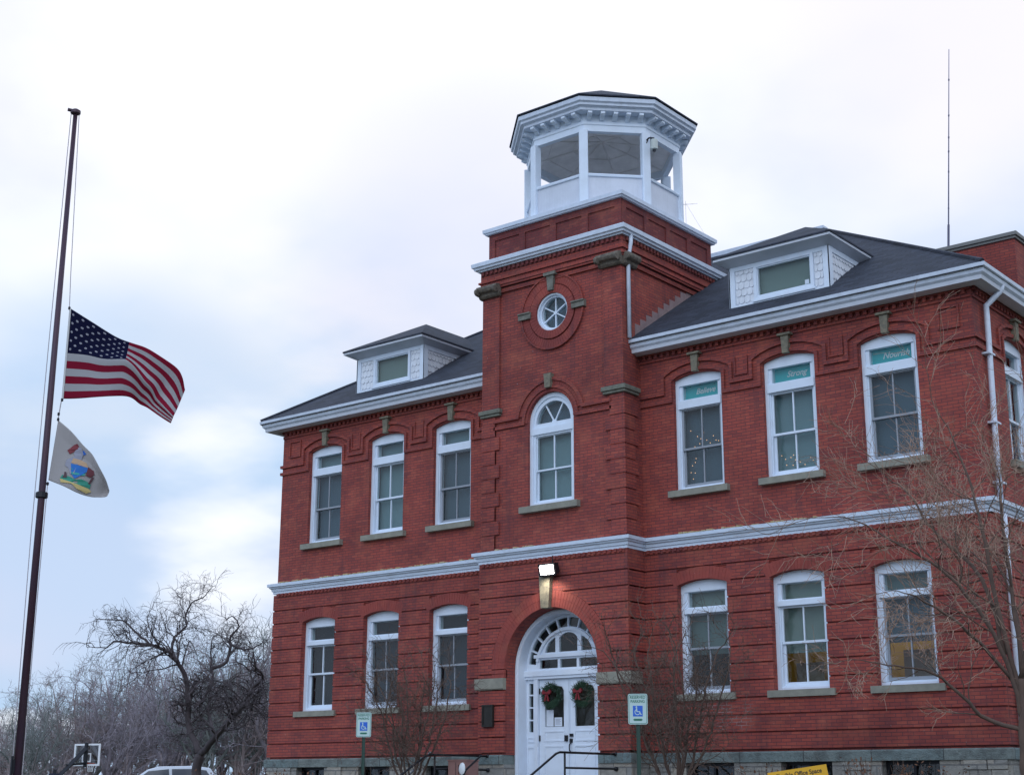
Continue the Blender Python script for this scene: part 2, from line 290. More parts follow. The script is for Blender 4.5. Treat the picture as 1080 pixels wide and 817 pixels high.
# ------------------------------------------------------------------ mesh builder
def nrm(v):
    l = math.hypot(*v); return tuple(x/l for x in v)
class MB:
    def __init__(s, T=None): s.v = []; s.f = []; s.mi = []; s.T = T or (lambda a, b, c: (a, b, c)); s.cur = 0
    def add(s, pts, faces):
        o = len(s.v); s.v += [tuple(s.T(*p)) for p in pts]
        for f in faces: s.f.append([o+i for i in f]); s.mi.append(s.cur)
    def box(s, x0, x1, y0, y1, z0, z1):
        P = [(x, y, z) for z in (z0, z1) for y in (y0, y1) for x in (x0, x1)]
        s.add(P, [(0, 2, 3, 1), (4, 5, 7, 6), (0, 1, 5, 4), (2, 6, 7, 3), (0, 4, 6, 2), (1, 3, 7, 5)]); return s
    def prism(s, poly, d0, d1, holes=(), axis=1):
        """poly in (u,w), extruded along the depth axis"""
        loops = [list(poly)]+[list(h) for h in holes]
        tri = tessellate_polygon([[Vector((p[0], p[1], 0)) for p in l] for l in loops])
        flat = [p for l in loops for p in l]; n = len(flat)
        mk = (lambda p, d: (p[0], d, p[1])) if axis == 1 else ((lambda p, d: (d, p[0], p[1])) if axis == 0 else (lambda p, d: (p[0], p[1], d)))
        P = [mk(p, d0) for p in flat]+[mk(p, d1) for p in flat]
        F = [tuple(t) for t in tri]+[tuple(n+i for i in reversed(t)) for t in tri]
        o = 0
        for l in loops:
            k = len(l)
            for i in range(k): a, b = o+i, o+(i+1) % k; F.append((a, b, n+b, n+a))
            o += k
        s.add(P, F); return s
    def tube(s, pts, rad, sides=8, caps=True):
        pts = [Vector(p) for p in pts]; n = len(pts)
        if isinstance(rad, (int, float)): rad = [rad]*n
        o = len(s.v); ref = None; VV = []
        for i, p in enumerate(pts):
            t = (pts[min(i+1, n-1)]-pts[max(i-1, 0)])
            if t.length < 1e-9: t = Vector((0, 0, 1))
            t.normalize()
            if ref is None:
                ref = Vector((1, 0, 0)) if abs(t.x) < 0.8 else Vector((0, 1, 0))
            a = (ref-t*ref.dot(t)); 
            if a.length < 1e-4: a = t.orthogonal()
            a.normalize(); ref = a; b = t.cross(a)
            for k in range(sides):
                an = 2*math.pi*k/sides; VV.append(tuple(p+(a*math.cos(an)+b*math.sin(an))*rad[i]))
        F = [(i*sides+k, i*sides+(k+1) % sides, (i+1)*sides+(k+1) % sides, (i+1)*sides+k) for i in range(n-1) for k in range(sides)]
        if caps: F += [tuple(reversed(range(sides))), tuple((n-1)*sides+k for k in range(sides))]
        s.add(VV, F); return s
    def lathe(s, prof, c=(0, 0, 0), sides=16, ang=0):
        P = []; 
        for r, z in prof:
            for k in range(sides):
                a = 2*math.pi*k/sides+ang; P.append((c[0]+r*math.cos(a), c[1]+r*math.sin(a), c[2]+z))
        n = len(prof); F = [(i*sides+k, i*sides+(k+1) % sides, (i+1)*sides+(k+1) % sides, (i+1)*sides+k) for i in range(n-1) for k in range(sides)]
        F += [tuple(reversed(range(sides))), tuple((n-1)*sides+k for k in range(sides))]
        s.add(P, F); return s
    def sweep(s, path, prof, closed=False):
        """path: XY points; outward is to the RIGHT of travel; prof: closed (offset,z) loop"""
        n = len(path); P = []
        for i in range(n):
            p = Vector(path[i])
            d0 = (p-Vector(path[i-1])).normalized() if (i > 0 or closed) else None
            d1 = (Vector(path[(i+1) % n])-p).normalized() if (i < n-1 or closed) else None
            if d0 is None: d0 = d1
            if d1 is None: d1 = d0
            n0 = Vector((d0.y, -d0.x)); n1 = Vector((d1.y, -d1.x)); m = (n0+n1); m = m/(m.length_squared)*2
            for o, z in prof: q = p+m*o; P.append((q.x, q.y, z))
        k = len(prof); F = []
        for i in range(n if closed else n-1):
            for j in range(k): a = i*k+j; b = i*k+(j+1) % k; c = ((i+1) % n)*k; F.append((a, b, c+(j+1) % k, c+j))
        if not closed: F += [tuple(range(k)), tuple((n-1)*k+j for j in reversed(range(k)))]
        s.add(P, F); return s
    def build(s, name, mats, parent=None, smooth=False, recalc=True, loc=None):
        me = bpy.data.meshes.new(name); me.from_pydata(s.v, [], s.f)
        if not isinstance(mats, (list, tuple)): mats = [mats]
        for m in mats: me.materials.append(m)
        if len(mats) > 1: me.polygons.foreach_set('material_index', s.mi)
        if smooth: me.polygons.foreach_set('use_smooth', [True]*len(me.polygons))
        if recalc:
            bm = bmesh.new(); bm.from_mesh(me); bmesh.ops.recalc_face_normals(bm, faces=bm.faces); bm.to_mesh(me); bm.free()
        me.update()
        o = bpy.data.objects.new(name, me); COL.objects.link(o)
        if parent: o.parent = parent
        if loc: o.location = loc
        return o
def empty(name, loc=(0, 0, 0), rz=0, label=None, cat=None, group=None):
    o = bpy.data.objects.new(name, None); COL.objects.link(o); o.location = loc; o.rotation_euler = (0, 0, rz); o.empty_display_size = 0.3
    tag(o, label, cat, group); return o
def tag(o, label=None, cat=None, group=None, kind=None):
    if label: o['label'] = label
    if cat: o['category'] = cat
    if group: o['group'] = group
    if kind: o['kind'] = kind
    return o
def copy_tree(o, parent=None):
    c = o.copy(); COL.objects.link(c)
    if parent: c.parent = parent
    for ch in [x for x in COL.objects if x.parent == o]: copy_tree(ch, c)
    return c
def text(name, body, size, mat, parent, loc, rot=(R(90), 0, 0), ext=0.002, shear=0.0, align='CENTER', sx=1.0, bold=0.0):
    cu = bpy.data.curves.new(name, 'FONT'); cu.body = body; cu.size = size; cu.extrude = ext; cu.shear = shear; cu.align_x = align; cu.align_y = 'CENTER'; cu.offset = bold
    t = bpy.data.objects.new('tmp', cu); COL.objects.link(t); dg = bpy.context.evaluated_depsgraph_get(); dg.update()
    me = bpy.data.meshes.new_from_object(t.evaluated_get(dg)); bpy.data.objects.remove(t); bpy.data.curves.remove(cu)
    me.name = name; me.materials.clear(); me.materials.append(mat)
    for v in me.vertices: v.co.x *= sx
    o = bpy.data.objects.new(name, me); COL.objects.link(o); o.parent = parent; o.location = loc; o.rotation_euler = rot; return o
def arc(cx_, cz_, r, a0, a1, n):
    return [(cx_+r*math.cos(R(a0+(a1-a0)*i/n)), cz_+r*math.sin(R(a0+(a1-a0)*i/n))) for i in range(n+1)]
def rect(x0, x1, z0, z1): return [(x0, z0), (x1, z0), (x1, z1), (x0, z1)]
def seghead(hw, z0, zs, rise, n=10, cx_=0):
    """rectangle with a segmental arch on top"""
    r = (hw*hw+rise*rise)/(2*rise); c = zs+rise-r; a = math.degrees(math.asin(hw/r))
    return [(cx_-hw, z0), (cx_+hw, z0)]+arc(cx_, c, r, 90-a, 90+a, n)
def roundhead(hw, z0, zs, n=20, cx_=0): return [(cx_-hw, z0), (cx_+hw, z0)]+arc(cx_, zs, hw, 0, 180, n)

# ------------------------------------------------------------------ ground
def gz(x, y):
    t = min(1, max(0, (y+21)/13)); t = t*t*(3-2*t); q = min(1, max(0, (-x-31)/9)); q = q*q*(3-2*q); return -3.05+0.85*t*(1-q)
xs = [-500, -300, -160, -100, -60, -46, -42, -40, -38, -36, -34, -32, -30, -27]+list(range(-24, 32, 3))+[40, 60, 100, 200, 400]
ys = [-300, -120, -60, -40, -30]+[-24+i for i in range(0, 22)]+[0, 6, 12, 20, 30, 45, 70, 110, 180, 300, 600]
g = MB(); g.add([(x, y, gz(x, y)) for y in ys for x in xs], [(j*len(xs)+i, j*len(xs)+i+1, (j+1)*len(xs)+i+1, (j+1)*len(xs)+i) for j in range(len(ys)-1) for i in range(len(xs)-1)])
def lawn():
    t = MT('winter_lawn'); a = t.ramp(t.noise(t.pos(), 0.5, 6, 0.6), [(0.35, 0.0), (0.7, 1.0)]); b = t.noise(t.pos(), 30, 4, 0.7)
    t.col(t.mix(b, t.mix(a, (0.06, 0.075, 0.03), (0.12, 0.1, 0.055)), (0.04, 0.04, 0.02))); t.rough(0.95); t.bump(b, 0.8, 0.03); return t.m
tag(g.build('ground', lawn()), kind='structure')
ASPH = simple('asphalt', (0.05, 0.05, 0.052), 0.9, 0, 0.4, 3, (0.03, 0.03, 0.03), 0.4, 60)
CONC = simple('concrete', (0.34, 0.33, 0.31), 0.9, 0, 0.4, 2.5, (0.22, 0.21, 0.2), 0.3, 40)
rd = MB(); rd.box(-60, 60, -34, -27.5, -3.2, -3.046); tag(rd.build('road', ASPH), kind='structure')
kb = MB(); kb.box(-60, 60, -27.5, -27.32, -3.2, -2.93); kb.box(-60, 60, -27.32, -25.9, -3.2, -2.95); tag(kb.build('sidewalk', CONC), kind='structure')
ys2 = [-26+i*0.75 for i in range(29)]
pt = MB()
P = []; 
for yv in ys2: P += [(-1.0, yv, gz(0, yv)+0.02), (1.0, yv, gz(0, yv)+0.02)]
pt.add(P, [(2*i, 2*i+1, 2*i+3, 2*i+2) for i in range(len(ys2)-1)]); tag(pt.build('path', CONC, recalc=False), kind='structure')
pk = MB(); pk.box(-31, -22, 2, 20, -2.4, -2.19); tag(pk.build('parking_lot', ASPH), kind='structure')
GB = -2.2

# ================================================================== SCHOOL BUILDING
B = empty('brick_school_building', (0, 0, GB), 0, 'two storey red brick schoolhouse with white trim, central square tower and dark hipped roof', 'building')
class BMat: pass
def bbuild(mb, name, mats, parent=None, **k):
    """build in world coordinates, then parent to the building keeping its place"""
    o = mb.build(name, mats, None, **k); par = parent or B
    o.parent = par
    o.matrix_parent_inverse = Matrix.Translation(-wloc(par)); return o
def wloc(o):
    v = Vector((0, 0, 0))
    while o is not None:
        v = v+Vector(o.location)
        if o.parent is not None: v = v+o.matrix_parent_inverse.translation
        o = o.parent
    return v
XL = 9.22; DEPTH = 12.0; TX = 1.9; TY = -0.63; LO = 0.06
TB = 3.17                                     # back of tower shaft
FT = lambda yf: (lambda u, d, z: (u, yf-d, z))        # facade: local (u, outward, z)
RT = lambda xf: (lambda u, d, z: (xf+d, u, z))
LT = lambda xf: (lambda u, d, z: (xf-d, u, z))
CW = [3.30, 5.41, 7.52, -3.41, -5.52, -7.63]
SIDE_W = [1.95, 4.3, 6.65]
ZS, Z0, Z1, BEL = -0.69, 0.42, 4.50, 3.34
HW = 0.575
# ---- wing walls (upper, face y=0)
def wall_panel(T, u0, u1, z0, z1, holes, d0=-0.34, d1=0.0, mat=None, name='wall', parent=None):
    m = MB(T); m.prism(rect(u0, u1, z0, z1), d0, d1, holes); return bbuild(m, name, mat or BR, parent)
up_h = lambda c: seghead(HW, Z1, 6.85, 0.1, 10, c)
lo_h = lambda c: seghead(HW, Z0, 2.56, 0.1, 10, c)
wall_panel(FT(0), TX, XL, 3.3, 7.62, [up_h(c) for c in CW[:3]])
wall_panel(FT(0), -XL, -TX, 3.3, 7.62, [up_h(c) for c in CW[3:]])
wall_panel(FT(0.0), TX, XL, ZS, 3.3, [lo_h(c) for c in CW[:3]])
wall_panel(FT(0.0), -XL, -TX, ZS, 3.3, [lo_h(c) for c in CW[3:]])
for T in (RT(XL), LT(-XL)):
    wall_panel(T, 0.35, DEPTH, 3.3, 7.62, [up_h(c) for c in SIDE_W])
    wall_panel(T, 0.35, DEPTH, ZS, 3.3, [lo_h(c) for c in SIDE_W])
wall_panel(FT(DEPTH+0.0), -XL, XL, ZS, 7.62, [], -0.35, 0)
# interior: floors and partition walls seen dimly through the windows
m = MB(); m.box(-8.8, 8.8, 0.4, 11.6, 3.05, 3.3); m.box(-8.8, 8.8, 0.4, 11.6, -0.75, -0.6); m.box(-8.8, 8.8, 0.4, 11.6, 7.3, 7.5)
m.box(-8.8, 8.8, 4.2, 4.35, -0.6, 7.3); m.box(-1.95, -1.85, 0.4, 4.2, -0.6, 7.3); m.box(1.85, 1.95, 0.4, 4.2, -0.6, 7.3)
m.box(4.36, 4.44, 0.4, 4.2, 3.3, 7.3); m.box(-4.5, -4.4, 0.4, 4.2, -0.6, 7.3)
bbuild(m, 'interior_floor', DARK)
# ---- rusticated lower wall bands
lines = [2.91-0.3245*i for i in range(12)]     # groove centres
GV = 0.017
def bands(T, u0, u1, cuts, name='brick_bands', top=3.3):
    m = MB(T)
    edges = [top]+lines
    for i in range(len(edges)-1):
        za = edges[i+1]+GV; zb = edges[i]-(GV if i else 0)
        segs = [(u0, u1)]
        for (c, hw, c0, c1) in cuts:
            if zb > c0+0.01 and za < c1-0.01:
                ns = []
                for a, b in segs:
                    if c+hw <= a or c-hw >= b: ns.append((a, b)); continue
                    if c-hw > a: ns.append((a, c-hw))
                    if c+hw < b: ns.append((c+hw, b))
                segs = ns
        for a, b in segs:
            m.box(a, b, -0.01, LO, za, zb)
            if i < len(edges)-2: m.box(a+0.002, b-0.002, -0.012, 0.022, za-2*GV-0.001, za+0.001)
    return m
def wcuts(cs): return [(c, HW+0.001, Z0, 2.6) for c in cs]+[(c, 0.58, 2.6, 2.68) for c in cs]
for T, a, b, cs in ((FT(0), TX+LO, XL+LO, CW[:3]), (FT(0), -XL-LO, -TX-LO, CW[3:]), (RT(XL), 0.0, DEPTH, SIDE_W), (LT(-XL), 0.0, DEPTH, SIDE_W)):
    bbuild(bands(T, a, b, wcuts(cs)), 'brick_bands', BR)
def arch_bricks(T, cx_, cz_, r0, r1, a0, a1, n, d0, d1, gap=0.1, back=True):
    m = MB(T); da = (a1-a0)/n
    for i in range(n):
        A = a0+da*(i+gap/2); Bq = a0+da*(i+1-gap/2); j = random.uniform(-0.002, 0.002)
        rows = max(1, round((r1-r0)/0.21)); rr = (r1-r0)/rows
        for k in range(rows):
            ra = r0+rr*k+0.003; rb = r0+rr*(k+1)-0.003
            m.prism([(cx_+ra*math.cos(R(A)), cz_+ra*math.sin(R(A))), (cx_+rb*math.cos(R(A)), cz_+rb*math.sin(R(A))), (cx_+rb*math.cos(R(Bq)), cz_+rb*math.sin(R(Bq))), (cx_+ra*math.cos(R(Bq)), cz_+ra*math.sin(R(Bq)))], d0, d1+j)
    if back: m.prism(arc(cx_, cz_, r0+0.002, a0, a1, 24)+arc(cx_, cz_, r1-0.001, a1, a0, 24), d0, d1-0.006)
    return m
rr_ = (HW*HW+0.01)/0.2; ang_ = math.degrees(math.asin(HW/rr_))
for T, cs in ((FT(0), CW), (RT(XL), SIDE_W), (LT(-XL), SIDE_W)):
    for c in cs:
        bbuild(arch_bricks(T, c, 2.66-rr_, rr_, rr_+0.25, 90-ang_-2.5, 90+ang_+2.5, 19, -0.02, LO+0.0015), 'window_arch', BRV)
# ---- upper hood moulds, string courses
def ribbon(m, pts, wdt, d0, d1):
    """moulding of square section following a polyline in the wall plane"""
    n = len(pts); L = []; Rr = []
    for i, p in enumerate(pts):
        p = Vector(p); a = Vector(pts[max(i-1, 0)]); b = Vector(pts[min(i+1, n-1)])
        t0 = (p-a).normalized() if i else (b-p).normalized(); t1 = (b-p).normalized() if i < n-1 else t0
        n0 = Vector((-t0.y, t0.x)); n1 = Vector((-t1.y, t1.x)); mm = (n0+n1); mm = mm/max(mm.length_squared, 0.3)*2
        L.append(tuple(p+mm*wdt/2)); Rr.append(tuple(p-mm*wdt/2))
    for i in range(n-1):
        m.prism([L[i], L[i+1], Rr[i+1], Rr[i]], d0, d1)
def segarc(c, hw, zs, rise, n=8):
    r = (hw*hw+rise*rise)/(2*rise); cz_ = zs+rise-r; a = math.degrees(math.asin(hw/r)); return arc(c, cz_, r, 90+a, 90-a, n)
def hood(T, c, left_end, right_end):
    m = MB(T); out_ = []
    o1 = [(left_end, 6.60), (c-0.82, 6.60)]+[(c-0.82, 6.98)]+segarc(c, 0.80, 7.0, 0.2)[1:-1]+[(c+0.82, 6.98)]+[(c+0.82, 6.60), (right_end, 6.60)]
    o2 = [(left_end, 6.42), (c-HW-0.06, 6.42)]+[(c-HW-0.06, 6.86)]+segarc(c, HW+0.06, 6.89, 0.13)[1:-1]+[(c+HW+0.06, 6.86)]+[(c+HW+0.06, 6.42), (right_end, 6.42)]
    ribbon(m, o1, 0.07, -0.01, 0.05); ribbon(m, o2, 0.07, -0.01, 0.045)
    return m
def key(T, c, z0, z1, w0, w1, d, cap=True, mat=None):
    m = MB(T); m.prism([(c-w0/2, z0), (c+w0/2, z0), (c+w1/2, z1), (c-w1/2, z1)], -0.02, d)
    if cap: m.box(c-w1/2-0.06, c+w1/2+0.06, -0.02, d+0.04, z1, z1+0.045)
    return bbuild(m, 'keystone', mat or STONEK)
def hoods(T, cs, lo, hi):
    cs = sorted(cs)
    for i, c in enumerate(cs):
        le = lo if i == 0 else (cs[i-1]+c)/2; ri = hi if i == len(cs)-1 else (cs[i+1]+c)/2
        bbuild(hood(T, c, le, ri), 'hood_mould', BR2); key(T, c, 6.95, 7.31, 0.13, 0.17, 0.1)
        q = MB(T)
        if i < len(cs)-1:   # inset square between the hoods
            mid = (cs[i+1]+c)/2; ribbon(q, [(mid-0.14, 7.1), (mid-0.14, 6.72), (mid+0.14, 6.72), (mid+0.14, 7.1)], 0.03, -0.01, 0.03)
            bbuild(q, 'brick_panel', BR2)
hoods(FT(0), CW[:3], TX, XL+0.05); hoods(FT(0), CW[3:], -XL-0.05, -TX); hoods(RT(XL), SIDE_W, 0.001, DEPTH); hoods(LT(-XL), SIDE_W, 0.001, DEPTH)
for T, c in ((FT(0), 8.76), (FT(0), -8.76), (RT(XL), 0.5)):
    if T and abs(c) > 1:
        m = MB(T); ribbon(m, [(c-0.19, 6.82), (c-0.19, 7.22), (c+0.19, 7.22), (c+0.19, 6.82), (c-0.19, 6.82)], 0.035, -0.01, 0.035); bbuild(m, 'brick_panel', BR2)
# ---- dentils and corbel under the eaves and belts
def dentils(m, u0, u1, z0, z1, d0, d1, pitch=0.15, wd=0.07):
    n = int((u1-u0)/pitch); off = ((u1-u0)-n*pitch)/2
    for i in range(n): a = u0+off+i*pitch+(pitch-wd)/2; m.box(a, a+wd, d0, d1, z0, z1)
def corbel(T, u0, u1, zt, name='dentil_course', sc=1.0):
    m = MB(T); m.box(u0, u1, -0.01, 0.075*sc, zt-0.07, zt); dentils(m, u0, u1, zt-0.15, zt-0.07, -0.01, 0.06*sc); m.box(u0, u1, -0.01, 0.03*sc, zt-0.21, zt-0.15)
    bbuild(m, name, BR2)
EV = [(FT(0), TX+0.001, XL), (FT(0), -XL, -TX-0.001), (RT(XL), 0.002, DEPTH), (LT(-XL), 0.002, DEPTH)]
for T, a, b in EV: corbel(T, a, b, 7.55)
for T, a, b in EV:
    m = MB(T); m.box(a+0.06, b, -0.005, LO+0.02, 3.25, 3.333); dentils(m, a+0.05, b, 3.27, 3.335, 0.02, LO+0.05, 0.13, 0.065); bbuild(m, 'dentil_course', BR2)
# ---- belt cornice: one sweep around the whole front incl. tower
belt_path = [(-XL, DEPTH), (-XL, 0), (-TX, 0), (-TX, TY), (TX, TY), (TX, 0), (XL, 0), (XL, DEPTH)]
bp = [(-0.05, 3.335), (0.075, 3.335), (0.075, 3.39), (0.10, 3.40), (0.11, 3.455), (0.145, 3.475), (0.15, 3.50), (0.185, 3.51), (0.19, 3.58), (0.12, 3.597), (-0.05, 3.61)]
# outward is right of travel: travel -x side first (down the left side, along the front, up the right side)
m = MB(); m.sweep(belt_path, bp); bbuild(m, 'belt_cornice', TRIM)
m = MB()      # moss, rust and debris lying along the ledge
for (a, b, y) in ((-9.2, -2.5, 0), (-1.6, -0.4, TY), (2.5, 6.0, 0)):
    x = a
    while x < b:
        L = random.uniform(0.03, 0.16)
        if random.random() < 0.6: m.box(x, x+L, y-0.18+random.uniform(0, 0.02), y-0.05, 3.59, 3.603+random.uniform(0.0, 0.02))
        x += L+random.uniform(0.0, 0.06)
bbuild(m, 'ledge_moss', RUSTY)
# ---- foundation
fp = [(-XL, DEPTH), (-XL, 0), (-TX, 0), (-TX, TY), (-1.26, TY)]
fp2 = [(1.2, TY), (TX, TY), (TX, 0), (XL, 0), (XL, DEPTH)]
for q in (fp, fp2):
    m = MB(); m.sweep(q, [(-0.3, -0.885), (0.1, -0.885), (0.105, -0.72), (0.09, -0.692), (-0.3, -0.692)]); bbuild(m, 'stone_water_table', STONEG)
BWX = [(2.82, 3.9), (4.9, 5.95), (6.92, 8.0), (-8.2, -7.25), (-6.12, -5.12), (-4.02, -3.1)]
for T, u0, u1, hs in ((FT(0), TX, XL+0.05, BWX[:3]), (FT(0), -XL-0.05, -TX, BWX[3:]), (RT(XL), 0.3, DEPTH, []), (LT(-XL), 0.3, DEPTH, [])):
    m = MB(T); m.prism(rect(u0, u1, GB-0.5, -0.885), -0.3, 0.055, [rect(a, b, -1.75, -0.8851-0.002) for a, b in hs]); bbuild(m, 'foundation_wall', ASH)
    for a, b in hs:
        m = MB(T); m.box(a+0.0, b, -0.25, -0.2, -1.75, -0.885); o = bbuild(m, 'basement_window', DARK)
        m = MB(T); m.prism(rect(a+0.003, b-0.003, -1.748, -0.888), -0.2, -0.12, [rect(a+0.07, (a+b)/2-0.025, -1.68, -0.95), rect((a+b)/2+0.025, b-0.07, -1.68, -0.95)]); bbuild(m, 'frame', IRON, o)
        m = MB(T); m.box(a+0.05, b-0.05, -0.17, -0.165, -1.7, -0.93); bbuild(m, 'pane', GLASS, o)
# a few irregular stone blocks for relief
m = MB()
for T, u0, u1, hs in ((FT(0), TX+0.1, XL, BWX[:3]), (FT(0), -XL, -TX-0.1, BWX[3:])):
    mm = MB(T); z = -0.885
    mm.prism(rect(u0, u1, GB-0.3, -0.887), 0.03, 0.058, [rect(a-0.002, b+0.002, -1.752, -0.8875) for a, b in hs])
    while z > GB:
        h = random.choice((0.17, 0.22, 0.26)); x = u0
        while x < u1:
            L = random.uniform(0.35, 0.8); xe = min(x+L, u1)
            if not any(xe > a-0.01 and x < b+0.01 for a, b in hs): mm.box(x+0.01, xe-0.01, 0.0, 0.055+random.uniform(0.015, 0.045), z-h+0.01, z-0.008)
            x = xe
        z -= h
    bbuild(mm, 'rock_faced_stones', ASH)

# ================================================================== windows
def sash(T, hw, z0, z1, d, wd, cols, mat, parent, bottom=None):
    """one sash with panes as its glass"""
    b = bottom or wd; m = MB(T); g_ = (hw*2-2*wd-(cols-1)*0.028)/cols; holes = []
    for i in range(cols): a = -hw+wd+i*(g_+0.028); holes.append(rect(a, a+g_, z0+b, z1-wd))
    m.prism(rect(-hw, hw, z0, z1), d-0.04, d, holes); o = m.build('sash', mat, parent)
    p = MB(T); p.box(-hw+wd*0.5, hw-wd*0.5, d-0.024, d-0.018, z0+b*0.5, z1-wd*0.5); p.build('pane', GLASS, parent)
def make_window(zb, H, zs, rise, tr0, tr1, s_top, meet, blind_or_dark_sheet=None, blind_or_sheet_mat=None, sashmat=None, tr_blind_or_sheet=None):
    T = lambda u, d, z: (u, -d, z-zb)
    m = MB(T); fr = 0.12
    outer = seghead(HW+0.012, zb-0.005, zs, rise+0.012)
    m.prism(outer, -0.26, -0.115, [rect(-HW+0.15, HW-0.15, tr0, tr1), rect(-HW+0.105, HW-0.105, zb+0.085, s_top)])
    # raised casing and transom bar
    ins = seghead(HW-0.05, zb+0.03, zs-0.02, rise-0.015)
    m.prism(seghead(HW+0.008, zb, zs, rise+0.008), -0.2, -0.085, [rect(-HW+0.08, HW-0.08, zb+0.05, zs-0.12)])
    m.box(-HW+0.06, HW-0.06, -0.2, -0.06, s_top+0.012, tr0-0.03)
    root = m.build('window', WHITE)
    hw = HW-0.10
    mb_ = sashmat or WHITE
    sash(T, hw, meet-0.02, s_top+0.02, -0.145, 0.045, 2, mb_, root)
    sash(T, hw, zb+0.08, meet+0.025, -0.19, 0.05, 2, mb_, root, 0.075)
    p = MB(T); p.box(-HW+0.13, HW-0.13, -0.175, -0.169, tr0-0.02, tr1+0.02); p.build('pane', GLASS, root)
    s_ = MB(T); s_.box(-0.70, 0.70, -0.1, 0.12, zb-0.13, zb-0.001); s_.build('sill', STONE, root)
    if blind_or_dark_sheet is not None:
        b_ = MB(T); b_.box(-HW+0.06, HW-0.06, -0.34, -0.33, zb+(s_top-zb)*blind_or_dark_sheet, s_top+0.03); b_.build('blind_or_dark_sheet', blind_or_sheet_mat, root)
    if tr_blind_or_sheet: b_ = MB(T); b_.box(-HW+0.06, HW-0.06, -0.34, -0.33, tr0-0.06, tr1+0.06); b_.build('blind_or_dark_sheet', tr_blind_or_sheet, root)
    return root
def place(wd, x, y, z, rz=0):
    wd.parent = B; wd.matrix_parent_inverse = Matrix.Translation(-Vector(B.location)); wd.location = (x, y, z); wd.rotation_euler = (0, 0, rz)
UP = dict(zb=Z1, H=2.45, zs=6.85, rise=0.1, tr0=6.43, tr1=6.74, s_top=6.22, meet=5.38)
DN = dict(zb=Z0, H=2.24, zs=2.56, rise=0.1, tr0=2.13, tr1=2.43, s_top=1.99, meet=1.31)
spec_up = [(0.0, BLIND_C, SCREEN, None), (0.0, BLIND_B, None, None), (0.0, BLIND_C, SCREEN, None), (0.0, BLIND_C, SCREEN, BLIND_B), (0.0, BLIND_B, None, BLIND_B), (0.0, BLIND_C, SCREEN, BLIND_B)]
spec_lo = [(0.5, BLIND_A, SCREEN, BLIND_D), (0.45, BLIND_D, None, BLIND_D), (0.5, BLIND_C, SCREEN, BLIND_A), (0.0, UNLIT_A, SCREEN, UNLIT_B), (0.0, UNLIT_A, SCREEN, UNLIT_B), (0.0, UNLIT_B, None, UNLIT_B)]  # lower-left windows get added dark sheets for the room darkness, not blinds
for c, (bl, bm_, sm_, tb) in zip(CW, spec_up): place(make_window(blind_or_dark_sheet=bl, blind_or_sheet_mat=bm_, sashmat=sm_, tr_blind_or_sheet=tb, **UP), c, 0, Z1)
for c, (bl, bm_, sm_, tb) in zip(CW, spec_lo): place(make_window(blind_or_dark_sheet=bl, blind_or_sheet_mat=bm_, sashmat=sm_, tr_blind_or_sheet=tb, **DN), c, 0, Z0)
for c in SIDE_W:
    place(make_window(blind_or_dark_sheet=0.0, blind_or_sheet_mat=BLIND_C, tr_blind_or_sheet=BLIND_C, **UP), XL, c, Z1, R(90)); place(make_window(blind_or_dark_sheet=0.4, blind_or_sheet_mat=BLIND_A, **DN), XL, c, Z0, R(90))
    place(make_window(blind_or_dark_sheet=0.0, blind_or_sheet_mat=BLIND_C, tr_blind_or_sheet=BLIND_C, **UP), -XL, c, Z1, R(-90)); place(make_window(blind_or_dark_sheet=0.0, blind_or_sheet_mat=BLIND_A, tr_blind_or_sheet=BLIND_A, **DN), -XL, c, Z0, R(-90))  # left-side blinds shut fully to block sky light through the rooms
# lit yellow wall and lamp deep inside the lower right rooms
m = MB(); m.box(5.2, 8.7, 2.3, 2.4, -0.6, 3.0); m.box(3.7, 5.0, 2.3, 2.4, -0.6, 3.0); bbuild(m, 'interior_partition', YEL)
m = MB(); m.box(4.75, 5.35, 1.0, 1.5, -0.6, 1.0); m.box(5.7, 6.3, 1.2, 1.6, -0.6, 0.9); m.box(6.9, 7.5, 1.2, 1.6, -0.6, 1.15); bbuild(m, 'interior_cabinet', WARM)
m = MB(); m.box(4.6, 5.8, 1.3, 1.45, 2.95, 3.0); m.box(6.8, 8.0, 1.3, 1.45, 2.95, 3.0); bbuild(m, 'ceiling_light', TUBE)
pl = bpy.data.lights.new('room_lamp', 'POINT'); pl.energy = 30; pl.color = (1, 0.85, 0.6); pl.shadow_soft_size = 0.3
po = bpy.data.objects.new('room_lamp', pl); COL.objects.link(po); po.location = (6.3, 1.2, 2.6)

